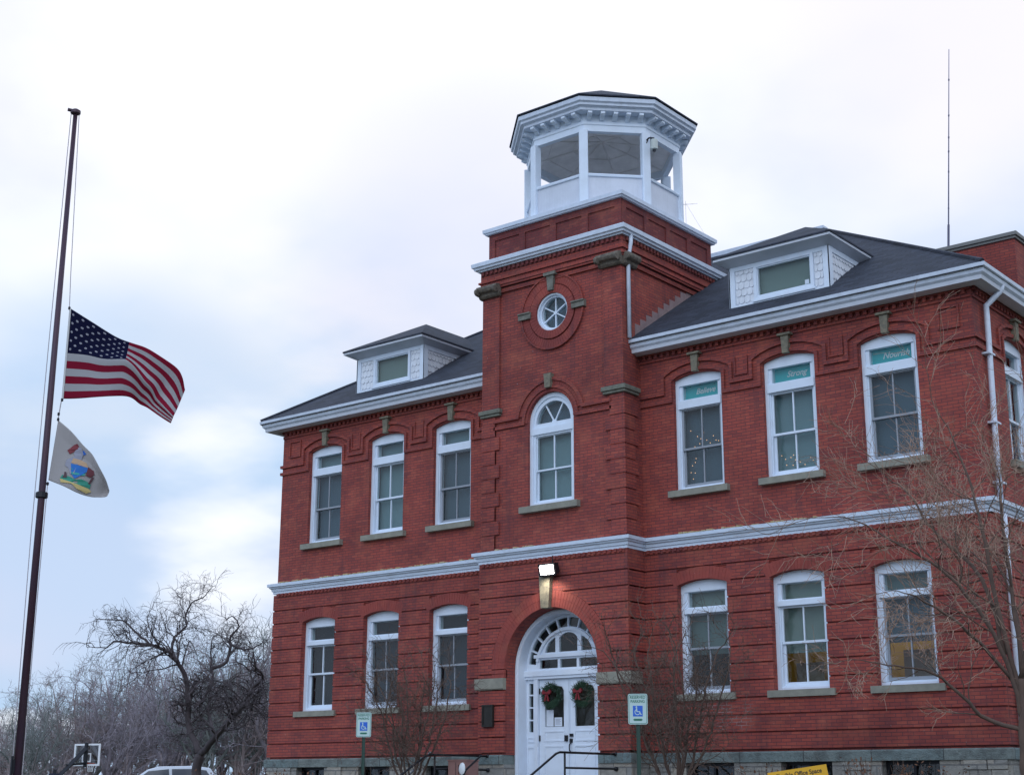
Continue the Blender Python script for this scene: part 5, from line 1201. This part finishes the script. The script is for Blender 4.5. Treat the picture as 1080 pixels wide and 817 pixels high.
# emblem: shapes in flat (a,z) space placed just proud of the cloth on both faces
def inv(a, z):
    best = None
    for i in range(0, 41):
        for j in range(0, 41):
            p = st_pt(i/40, j/40)-fo; q = (p.dot(fe)-a)**2+(p.z-z)**2
            if best is None or q < best[0]: best = (q, p.dot(fn))
    return best[1]
def px2(u, v):      # measured emblem outline -> flag plane
    return (0.15+(u-61)*0.01505, 4.32-(v-443)*0.0157+0.0)
EM = [((0.3, 0.31, 0.38), [(84, 470), (80, 476), (81, 480), (73, 484), (72, 490), (76, 493), (78, 499), (82, 499), (84, 490), (88, 484), (90, 478), (88, 472)]),
      ((0.22, 0.05, 0.06), [(80, 468), (73, 474), (76, 478), (82, 474), (86, 472), (83, 467)]),
      ((0.03, 0.13, 0.5), [(87, 476), (86, 480), (93, 478), (90, 474)]),
      ((0.05, 0.3, 0.22), [(70, 500), (68, 504), (78, 507), (88, 510), (96, 512), (99, 513), (100, 509), (96, 506), (90, 504), (84, 505), (78, 502)]),
      ((0.6, 0.48, 0.2), [(68, 504), (69, 508), (80, 509), (86, 514), (96, 518), (101, 516), (98, 513), (88, 510), (78, 507)]),
      ((0.03, 0.16, 0.5), [(78, 488), (79, 499), (83, 504), (88, 501), (95, 496), (96, 492), (88, 490)]),
      ((0.05, 0.33, 0.3), [(78.5, 491.5), (78.7, 494), (95.3, 497.5), (96, 495)]), ((0.05, 0.33, 0.3), [(79, 497), (79.6, 499.5), (92, 500.5), (94, 498.5)]),
      ((0.5, 0.34, 0.22), [(80, 482), (78, 487), (88, 490), (96, 492), (94, 487), (88, 484)]),
      ((0.14, 0.04, 0.05), [(96, 491), (94, 500), (99, 502), (103, 499), (102, 495)]), ((0.1, 0.05, 0.06), [(101, 501), (97, 508), (99, 509), (103, 502)]),
      ((0.1, 0.06, 0.07), [(72, 500), (70, 503), (75, 503), (74, 497), (72, 497)])]
m = MB(); mats = []; L = Vector(F2.location)
for k, (c, pts) in enumerate(EM):
    mats.append(simple('emblem_colour_%d' % k, c, 0.9)); pp = [px2(*q) for q in pts]
    # refine the polygon so that it follows the cloth
    cen = (sum(q[0] for q in pp)/len(pp), sum(q[1] for q in pp)/len(pp))
    m.cur = k
    for side in (-1, 1):
        tri = tessellate_polygon([[Vector((q[0], q[1], 0)) for q in pp]])
        P = [tuple(fo+fe*q[0]+Vector((0, 0, q[1]))+fn*(inv(*q)+side*(0.012+0.0008*k))-L) for q in pp]
        m.add(P, [tuple(t_) for t_ in tri])
m.build('emblem', mats, F2, recalc=False)

# ================================================================== trees
def grow_tree(name, limbs, radii, seed, mat, label, cat, group=None, base=None, dens=1.0, lv=3, twig=0.9, curl=0.25, gravity=0.0, tr=0.006, spread=0.9, sublen=0.45):
    """limbs: measured main limbs (points); finer branches grown from them"""
    rnd = random.Random(seed); trunk = MB(); br = MB(); tw = MB(); base = Vector(base)
    def wob(d, k): return (d+Vector((rnd.gauss(0, k), rnd.gauss(0, k), rnd.gauss(0, k)))).normalized()
    def fine(p, d, L, r, lvl):
        n = 6 if lvl > 0 else 4; seg = L/n; pts = [p.copy()]; rad = [r]
        for i in range(n):
            d = wob(d, curl); d = (d+Vector((0, 0, gravity*(1 if lvl < 2 else 0.5)))).normalized(); p = p+d*seg; pts.append(p.copy()); rad.append(max(tr*0.6, r*(1-(i+1)/n*0.75)))
            if lvl > 0 and i > 0:
                for q in range(1 if rnd.random() < 0.75*dens else 0 if rnd.random() < 0.5 else 2):
                    ax = d.orthogonal().normalized(); ax.rotate(Matrix.Rotation(rnd.uniform(0, 6.283), 3, d)); dd = (d*0.75+ax*rnd.uniform(0.5, 1.0)*spread).normalized()
                    fine(p, dd, L*rnd.uniform(0.4, 0.7), max(tr, r*0.55), lvl-1)
        (br if lvl > 1 else tw).tube(pts, rad, 5 if lvl > 1 else 3, False)
    for li, (pts, (ra, rb)) in enumerate(zip(limbs, radii)):
        P = [Vector(p) for p in pts]; P = [P[0]]+P+[P[-1]]; S = []
        for i in range(1, len(P)-2):
            for k in range(4):
                t = k/4; S.append(0.5*((2*P[i])+(-P[i-1]+P[i+1])*t+(2*P[i-1]-5*P[i]+4*P[i+1]-P[i+2])*t*t+(-P[i-1]+3*P[i]-3*P[i+1]+P[i+2])*t**3))
        S.append(P[-1]); n = len(S)
        S = [q+Vector((rnd.gauss(0, 0.012), rnd.gauss(0, 0.012), rnd.gauss(0, 0.012))) if 0 < i < n-1 else q for i, q in enumerate(S)]
        rad = [ra+(rb-ra)*i/(n-1) for i in range(n)]
        (trunk if li == 0 else br).tube([tuple(q-base) for q in S], rad, 10 if li == 0 else 7)
        if li == 0: continue
        tot = sum((S[i+1]-S[i]).length for i in range(n-1)); cnt = int(tot*3.2*dens)+2
        for c in range(cnt):
            f = 0.25+0.75*(c+rnd.random())/cnt; i = min(n-2, int(f*(n-1))); p = S[i]; d = (S[i+1]-S[i]).normalized()
            ax = d.orthogonal().normalized(); ax.rotate(Matrix.Rotation(rnd.uniform(0, 6.283), 3, d)); dd = (d*0.6+ax*spread+Vector((0, 0, 0.25))).normalized()
            fine(p-base, dd, tot*sublen*rnd.uniform(0.5, 1.1)*(1.15-0.6*f), max(tr*1.4, rad[i]*0.42), lv-1)
        fine(S[-1]-base, (S[-1]-S[-2]).normalized(), tot*sublen*0.8, rb, lv-1)
    o = empty(name, tuple(base), 0, label, cat, group)
    trunk.build('trunk', mat, o, smooth=True, recalc=False); br.build('branches', mat, o, smooth=True, recalc=False); tw.build('twigs', twig if not isinstance(twig, float) else mat, o, recalc=False)
    return o
gR = gz(10.97, -4)
RL = [[(10.93, -4.0, gR-0.1), (10.95, -4.0, -1.5), (10.96, -4.0, -0.97), (10.99, -4.0, -0.45), (11.01, -4.0, 0.14)],
 [(10.99, -4.0, -0.45), (10.86, -4.1, 0.34), (10.56, -4.3, 1.16), (10.16, -4.6, 1.71), (9.73, -4.9, 2.06), (9.17, -5.1, 2.45)],
 [(11.0, -4.0, -0.12), (10.75, -4.0, 1.17), (10.58, -3.9, 2.32), (10.38, -3.8, 3.23), (10.11, -3.7, 4.0)],
 [(10.96, -4.0, -0.58), (10.53, -4.2, -0.41), (10.33, -4.5, -0.12), (10.06, -4.8, 0.2), (9.72, -5.0, 0.3), (9.31, -5.2, 0.37)],
 [(11.03, -4.0, 0.14), (10.86, -3.7, 1.47), (10.71, -3.4, 2.66), (10.59, -3.1, 3.4)],
 [(10.81, -4.0, 0.49), (10.47, -3.8, 1.63), (9.66, -3.5, 2.47), (9.23, -3.3, 3.15), (8.8, -3.1, 3.45)],
 [(11.01, -4.0, 0.14), (11.35, -4.2, 1.11), (11.82, -4.5, 2.11), (12.15, -4.8, 3.1)],
 [(10.99, -4.0, -0.45), (11.42, -3.8, 0.47), (11.98, -3.6, 1.39), (12.51, -3.4, 2.05)],
 [(10.9, -4.0, 0.1), (10.6, -4.7, 0.75), (10.3, -5.2, 1.1), (10.1, -5.7, 1.25)],
 [(11.0, -4.0, 0.0), (10.8, -3.3, 1.0), (10.4, -2.8, 1.9), (9.9, -2.5, 2.5)]]
grow_tree('bare_tree', RL, [(0.075, 0.055), (0.038, 0.01), (0.04, 0.01), (0.035, 0.008), (0.036, 0.01), (0.036, 0.008), (0.04, 0.01), (0.04, 0.01), (0.03, 0.008), (0.03, 0.008)], 11, BARKR,
          'leafless tree with reddish whippy twigs at the right corner of the building', 'tree', base=(10.93, -4.0, gR), dens=1.05, lv=3, curl=0.17, gravity=0.04, tr=0.0045, sublen=0.46, twig=TWIG)
gL = gz(-18.1, 5)
LLm = [[(-18.09, 5.0, gL-0.1), (-18.09, 5.0, -1.34), (-18.09, 5.0, -0.83), (-17.96, 5.0, -0.35)], [(-17.96, 5.0, -0.35), (-18.58, 5.0, 0.51), (-18.65, 5.0, 1.24), (-18.42, 5.0, 1.75)],
 [(-18.62, 5.0, 0.95), (-18.86, 5.0, 1.98), (-18.88, 4.6, 2.48), (-18.87, 4.2, 2.77), (-19.12, 3.8, 2.93), (-19.82, 3.6, 3.02), (-20.53, 3.4, 3.1)],
 [(-19.28, 5.0, 2.44), (-19.74, 5.1, 2.92), (-19.93, 5.3, 3.34), (-19.64, 5.5, 3.7), (-19.93, 5.7, 4.1), (-19.75, 5.8, 4.5), (-19.36, 5.9, 4.64)],
 [(-19.12, 3.8, 2.93), (-19.61, 3.6, 3.3), (-20.11, 3.4, 3.7), (-20.83, 3.2, 3.79)],
 [(-17.96, 5.0, -0.35), (-17.13, 4.8, 0.05), (-16.28, 4.6, 0.53), (-15.56, 4.4, 0.83), (-14.94, 4.2, 1.21), (-14.56, 4.1, 1.54)],
 [(-18.36, 5.0, 1.08), (-18.25, 5.3, 1.38), (-18.3, 5.6, 1.99), (-18.67, 5.8, 2.46), (-18.92, 6.0, 3.09)],
 [(-18.66, 5.8, 2.31), (-18.18, 6.0, 2.51), (-18.23, 6.2, 3.06), (-18.37, 6.3, 3.32), (-18.1, 6.4, 3.68), (-18.52, 6.5, 4.02)],
 [(-18.23, 6.2, 3.06), (-17.65, 6.3, 2.89), (-17.14, 6.4, 3.02)], [(-17.01, 4.8, 0.1), (-18.04, 5.4, 0.66), (-18.66, 5.8, 1.28), (-18.71, 6.2, 1.65)]]
grow_tree('bare_tree', LLm, [(0.17, 0.14), (0.11, 0.07), (0.085, 0.028), (0.05, 0.018), (0.045, 0.015), (0.11, 0.06), (0.06, 0.02), (0.06, 0.02), (0.04, 0.015), (0.08, 0.03)], 5, BARKD,
          'spreading dark leafless tree with a lopped right limb, left of the building', 'tree', base=(-18.09, 5.0, gL), dens=2.0, lv=3, curl=0.26, gravity=-0.05, tr=0.0055, sublen=0.40)
def stems(cx_, cy_, top, n, spread_, seed, r0=0.045, h=None, lean=(0, 0)):
    rnd = random.Random(seed); g0 = gz(cx_, cy_); L = [[(cx_, cy_, g0-0.1), (cx_+0.02, cy_, g0+0.3), (cx_+lean[0]*0.2, cy_, g0+0.7)]]; Rr = [(r0*1.5, r0*1.2)]
    for i in range(n):
        a = 2*math.pi*(i+rnd.random()*0.6)/n; s_ = spread_*rnd.uniform(0.5, 1.0); tp = top*rnd.uniform(0.75, 1.0)
        z0 = g0+0.45+rnd.random()*0.3; P = []
        for k in range(5):
            f = k/4; P.append((cx_+lean[0]*f+math.cos(a)*s_*f**0.8+rnd.gauss(0, 0.04)*k/2, cy_+math.sin(a)*s_*f**0.8, z0+(tp-z0)*f))
        L.append(P); Rr.append((r0*rnd.uniform(0.6, 1), 0.012))
    return L, Rr, (cx_, cy_, g0)
L, Rr, b = stems(-2.15, -2.6, 0.7, 9, 0.95, 3, 0.03); grow_tree('bare_shrub_tree', L, Rr, 21, BARKR, 'small leafless multi-stemmed tree in front of the left wing beside the parking sign', 'tree', base=b, dens=1.3, lv=3, curl=0.22, tr=0.004, sublen=0.4)
L, Rr, b = stems(4.5, -3.0, 0.9, 10, 1.15, 8, 0.03); grow_tree('bare_shrub_tree', L, Rr, 22, BARKR, 'small leafless multi-stemmed tree in front of the first window right of the entrance', 'tree', base=b, dens=1.4, lv=3, curl=0.22, tr=0.004, sublen=0.4)
# background wood: individual bare trees, far left
def far_proto(seed, hgt, mat):
    rnd = random.Random(seed); L = [[(0, 0, -0.3), (0.05, 0, hgt*0.15), (0, 0, hgt*0.33)]]; Rr = [(0.22, 0.17)]
    for i in range(9):
        a = rnd.uniform(0, 6.283); z0 = hgt*rnd.uniform(0.12, 0.36); s_ = hgt*rnd.uniform(0.18, 0.36); tp = hgt*rnd.uniform(0.62, 0.95)
        if i == 0: s_ = 0.3; tp = hgt*0.92
        P = []
        for k in range(6):
            f = k/5; P.append((math.cos(a)*s_*f**0.75+rnd.gauss(0, 0.12)*(k > 0), math.sin(a)*s_*f**0.75+rnd.gauss(0, 0.12)*(k > 0), z0+(tp-z0)*f))
        L.append(P); Rr.append((rnd.uniform(0.08, 0.13), 0.03))
    return L, Rr
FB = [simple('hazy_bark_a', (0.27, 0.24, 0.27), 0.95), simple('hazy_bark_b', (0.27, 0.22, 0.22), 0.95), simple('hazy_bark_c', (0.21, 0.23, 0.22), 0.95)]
protos = []
for i in range(3):
    L, Rr = far_proto(40+i, 9.0, FB[i])
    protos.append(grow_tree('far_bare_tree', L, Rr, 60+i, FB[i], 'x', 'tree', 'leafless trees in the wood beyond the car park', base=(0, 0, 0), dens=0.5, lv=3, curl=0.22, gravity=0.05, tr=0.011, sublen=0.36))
CX0, CY0 = 18.87, -25.23
def at(u, D):
    a = 0.682+math.atan((540-u)/1557.8*1.03); return (CX0-math.sin(a)*D, CY0+math.cos(a)*D)
# (bearing column, distance, top height above eye, look)
FT_ = [(8, 100, 5.0), (34, 106, 6.2), (62, 98, 7.3), (88, 114, 9.0), (106, 100, 8.6), (124, 110, 10.0), (140, 98, 9.0), (160, 108, 10.4), (176, 118, 11.4), (196, 102, 10.0), (216, 112, 11.4), (236, 100, 10.5), (252, 114, 12.6), (268, 100, 11.6), (286, 108, 13.6), (300, 100, 12.0), (-16, 110, 5.6), (48, 122, 7.6), (150, 126, 11.0), (205, 128, 13), (272, 130, 15), (20, 126, 7), (76, 130, 10)]
where = ['at the far left edge behind the hoop', 'left of the flagpole foot', 'just right of the flagpole', 'behind the basketball backboard', 'right of the basketball backboard', 'rising over the left end of the car', 'above the car bonnet', 'over the middle of the car', 'behind the left crown edge of the lopped tree', 'directly behind the trunk of the lopped tree', 'behind the lopped limb', 'right of the lopped limb', 'between the lopped tree and the building', 'near the building corner, lower one', 'tallest, touching the building corner', 'half hidden by the building corner', 'outermost on the left', 'far back right of the flagpole', 'farthest above the car', 'farthest behind the lopped tree', 'farthest by the building corner', 'far back left of the flagpole', 'far back beyond the backboard']
kinds = ['thin grey leafless tree', 'brownish leafless tree', 'greenish grey leafless tree']
PH = [max(v.co.z for c in COL.objects if c.parent == q for v in c.data.vertices) for q in protos]
for i, ((u, D, ht), wh) in enumerate(zip(FT_, where)):
    o = protos[i] if i < 3 else copy_tree(protos[i % 3])
    x, y = at(u, D); s_ = (ht+1.6)/PH[i % 3]; o.location = (x, y, -3.05); o.rotation_euler = (0, 0, i*2.1); o.scale = (s_*1.15, s_*1.15, s_); o['label'] = '%s %s' % (kinds[i % 3], wh)
# low brush along the wood edge
rnd = random.Random(77); bm_ = MB()
for k in range(1500):
    u = rnd.uniform(-60, 330); D = rnd.uniform(94, 125); x, y = at(u, D); h = rnd.uniform(1.0, 4.2); dx, dy = rnd.gauss(0, 0.5), rnd.gauss(0, 0.5)
    bm_.tube([(x, y, -3.05-0.1), (x+dx*0.5, y+dy*0.5, -3.05+h*0.55), (x+dx, y+dy, -3.05+h)], [0.03, 0.022, 0.012], 3, False)
    for q in range(3): 
        f = rnd.uniform(0.4, 0.9); bm_.tube([(x+dx*f, y+dy*f, -3.05+h*f), (x+dx*f+rnd.gauss(0, 0.5), y+dy*f+rnd.gauss(0, 0.5), -3.05+h*f+rnd.uniform(0.1, 0.8))], [0.018, 0.01], 3, False)
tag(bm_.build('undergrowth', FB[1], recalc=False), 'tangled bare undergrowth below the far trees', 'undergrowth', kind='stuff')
# low shrubs with dry leaves along the foundation
def dry_shrub(x, y, w_, h, seed, lab):
    rnd = random.Random(seed); g0 = gz(x, y); o = empty('dry_shrub', (x, y, g0), 0, lab, 'shrub', 'brown-leaved shrubs along the foundation')
    st = MB(); lf = MB()
    for k in range(46):
        a = rnd.uniform(0, 6.283); r_ = rnd.uniform(0.1, 1)*w_; tx, ty = math.cos(a)*r_, math.sin(a)*r_*0.6; tz = h*rnd.uniform(0.6, 1.0)
        pts = [(tx*0.15, ty*0.15, -0.05), (tx*0.6, ty*0.6, tz*0.55), (tx, ty, tz)]; st.tube(pts, [0.009, 0.006, 0.003], 3, False)
        for q in range(rnd.randint(4, 12)):
            f = rnd.uniform(0.45, 1.0); p = Vector((tx*f, ty*f, tz*f))+Vector((rnd.gauss(0, 0.06), rnd.gauss(0, 0.06), rnd.gauss(0, 0.05)))
            d = Vector((rnd.gauss(0, 1), rnd.gauss(0, 1), rnd.gauss(0, 1))).normalized(); e = d.orthogonal().normalized(); L_ = rnd.uniform(0.02, 0.04)
            lf.add([tuple(p-d*L_), tuple(p+e*L_*0.5), tuple(p+d*L_), tuple(p-e*L_*0.5)], [(0, 1, 2, 3)])
    st.build('stems', BARKR, o, recalc=False); lf.build('leaves', LEAFD, o, recalc=False)
SH = [(5.15, 1.25, 'brown-leaved shrub just left of the yellow sign'), (6.3, 1.15, 'brown-leaved shrub behind the yellow sign'), (7.15, 1.36, 'tallest brown-leaved shrub, at the last right basement window'), (7.9, 1.26, 'brown-leaved shrub right of the last basement window'), (8.8, 1.1, 'brown-leaved shrub nearest the right corner'),
      (-9.4, 1.2, 'brown-leaved shrub at the left corner of the building'), (-8.6, 1.22, 'brown-leaved shrub below the first left window'), (-7.5, 1.2, 'brown-leaved shrub between the first and second left windows'), (-6.4, 1.1, 'brown-leaved shrub below the second left window'), (-10.6, 1.18, 'brown-leaved shrub standing out beyond the left corner')]
for i, (x, h, lab) in enumerate(SH): dry_shrub(x, -1.2, 0.5, h+0.05, 300+i, lab)

# ================================================================== car and hoops
def car():
    x, y = at(194, 58); C_ = empty('parked_car', (x, y, GB), math.atan2(y-CY0, x-CX0)+R(90), 'silver-white hatchback parked behind the lopped bare tree', 'car')
    body = [(-2.2, 0.35), (2.2, 0.35), (2.25, 0.75), (2.05, 0.98), (1.05, 1.06), (-2.0, 1.06), (-2.25, 0.9)]
    m = MB(lambda a, b, c: (a, b, c)); m.prism(body, -0.88, 0.88); ob = m.build('body', CARW, C_); bv = ob.modifiers.new('b', 'BEVEL'); bv.width = 0.08; bv.segments = 3
    cab = [(-2.08, 1.06), (1.15, 1.06), (0.5, 1.52), (0.1, 1.63), (-1.2, 1.66), (-1.75, 1.58)]
    m = MB(); 
    P = [(a, b*(0.86 if z < 1.2 else 0.68), z) for b in (-1, 1) for a, z in cab]; n = len(cab)
    m.add(P, [tuple(range(n)), tuple(reversed(range(n, 2*n)))]+[(i, (i+1) % n, n+(i+1) % n, n+i) for i in range(n)]); ob = m.build('roof', CARW, C_); bv = ob.modifiers.new('b', 'BEVEL'); bv.width = 0.05; bv.segments = 3
    for sg in (-1, 1):
        for pts in ([(0.95, 1.1), (0.47, 1.46), (-0.25, 1.54), (-0.3, 1.1)], [(-0.4, 1.1), (-0.36, 1.54), (-1.15, 1.55), (-1.3, 1.1)], [(-1.4, 1.1), (-1.26, 1.54), (-1.6, 1.5), (-1.85, 1.15)]):
            m = MB(); f = lambda z: sg*(0.86-(z-1.06)*0.3+0.012); P = [(a, f(z), z) for a, z in pts]+[(a, f(z)-sg*0.04, z) for a, z in pts]
            m.add(P, [(0, 1, 2, 3), (7, 6, 5, 4)]+[(i, (i+1) % 4, 4+(i+1) % 4, 4+i) for i in range(4)]); m.build('window', CARG, C_)
        m = MB(); m.box(1.9, 2.2, sg*0.6-0.18, sg*0.6+0.18, 0.72, 0.9); m.build('headlight', CHROME, C_)
        m = MB(); m.box(-2.26, -2.1, sg*0.68-0.14, sg*0.68+0.14, 0.8, 1.02); m.build('tail_light', LAMPR, C_)
        for wx in (-1.4, 1.4):
            m = MB(lambda a, b, c: (wx+a, sg*0.78+c, 0.33+b)); m.lathe([(0.2, -0.11), (0.31, -0.11), (0.33, 0), (0.31, 0.11), (0.2, 0.11)], sides=20); wl = m.build('wheel', TYRE, C_)
            m = MB(lambda a, b, c: (wx+a, sg*0.78+c, 0.33+b)); m.lathe([(0.2, -0.1), (0.21, 0.0), (0.2, 0.112)], sides=16); m.build('rim', CHROME, wl)
car()
def hoop(u, D, rz, lab):
    x, y = at(u, D); Hh = empty('basketball_hoop', (x, y, -3.05), rz, lab, 'basketball hoop', 'basketball hoops beyond the car park')
    s = 0.93
    m = MB(); m.box(-0.06, 0.06, 2.25, 2.37, 0, 2.7); m.build('post', IRON, Hh)
    m = MB(); m.box(-0.2, 0.2, 2.08, 2.54, 0, 2.5); m.build('post_pad', simple('dark_pad', (0.02, 0.025, 0.05), 0.8) if 'dark_pad' not in MATS else MATS['dark_pad'], Hh)
    m = MB(); m.tube([(0, 2.3, 2.1), (0, 0.1, 3.85)], 0.13, 4); m.tube([(0, 1.5, 2.95), (0, 0.1, 3.05)], 0.06, 4); m.box(-0.09, 0.09, 0.05, 0.16, 2.85, 4.15); m.build('arm', IRON, Hh)
    m = MB(); m.box(-0.88, 0.88, 0.0, 0.03, 2.95, 4.05); bb = m.build('backboard', GLASS, Hh)
    m = MB(T_ := None); m.prism(rect(-0.92, 0.92, 2.92, 4.09), -0.02, 0.05, [rect(-0.83, 0.83, 3.02, 4.0)]); m.prism(rect(-0.32, 0.32, 3.12, 3.6), 0.032, 0.05, [rect(-0.25, 0.25, 3.19, 3.53)]); m.build('board_frame', LETW, Hh)
    m = MB(); m.tube([(0.225*math.cos(a*math.pi/8), -0.3+0.225*math.sin(a*math.pi/8), 3.05) for a in range(17)], 0.03, 5, False); m.box(-0.1, 0.1, -0.1, 0.0, 3.0, 3.1); m.build('rim', simple('rim_orange_red', (0.5, 0.05, 0.02), 0.5) if 'rim_orange_red' not in MATS else MATS['rim_orange_red'], Hh)
    m = MB()
    for k in range(10):
        a = k*math.pi/5; m.tube([(0.22*math.cos(a), -0.3+0.22*math.sin(a), 3.05), (0.14*math.cos(a+0.3), -0.3+0.14*math.sin(a+0.3), 2.8), (0.12*math.cos(a), -0.3+0.12*math.sin(a), 2.62)], 0.02, 3, False)
    m.build('net', LETW, Hh)
HZ = -0.35
hoop(119, 86, R(191), 'basketball hoop with clear backboard between the flagpole and the lopped tree')
hoop(19, 87, R(191), 'basketball hoop cut off by the left edge of the picture')
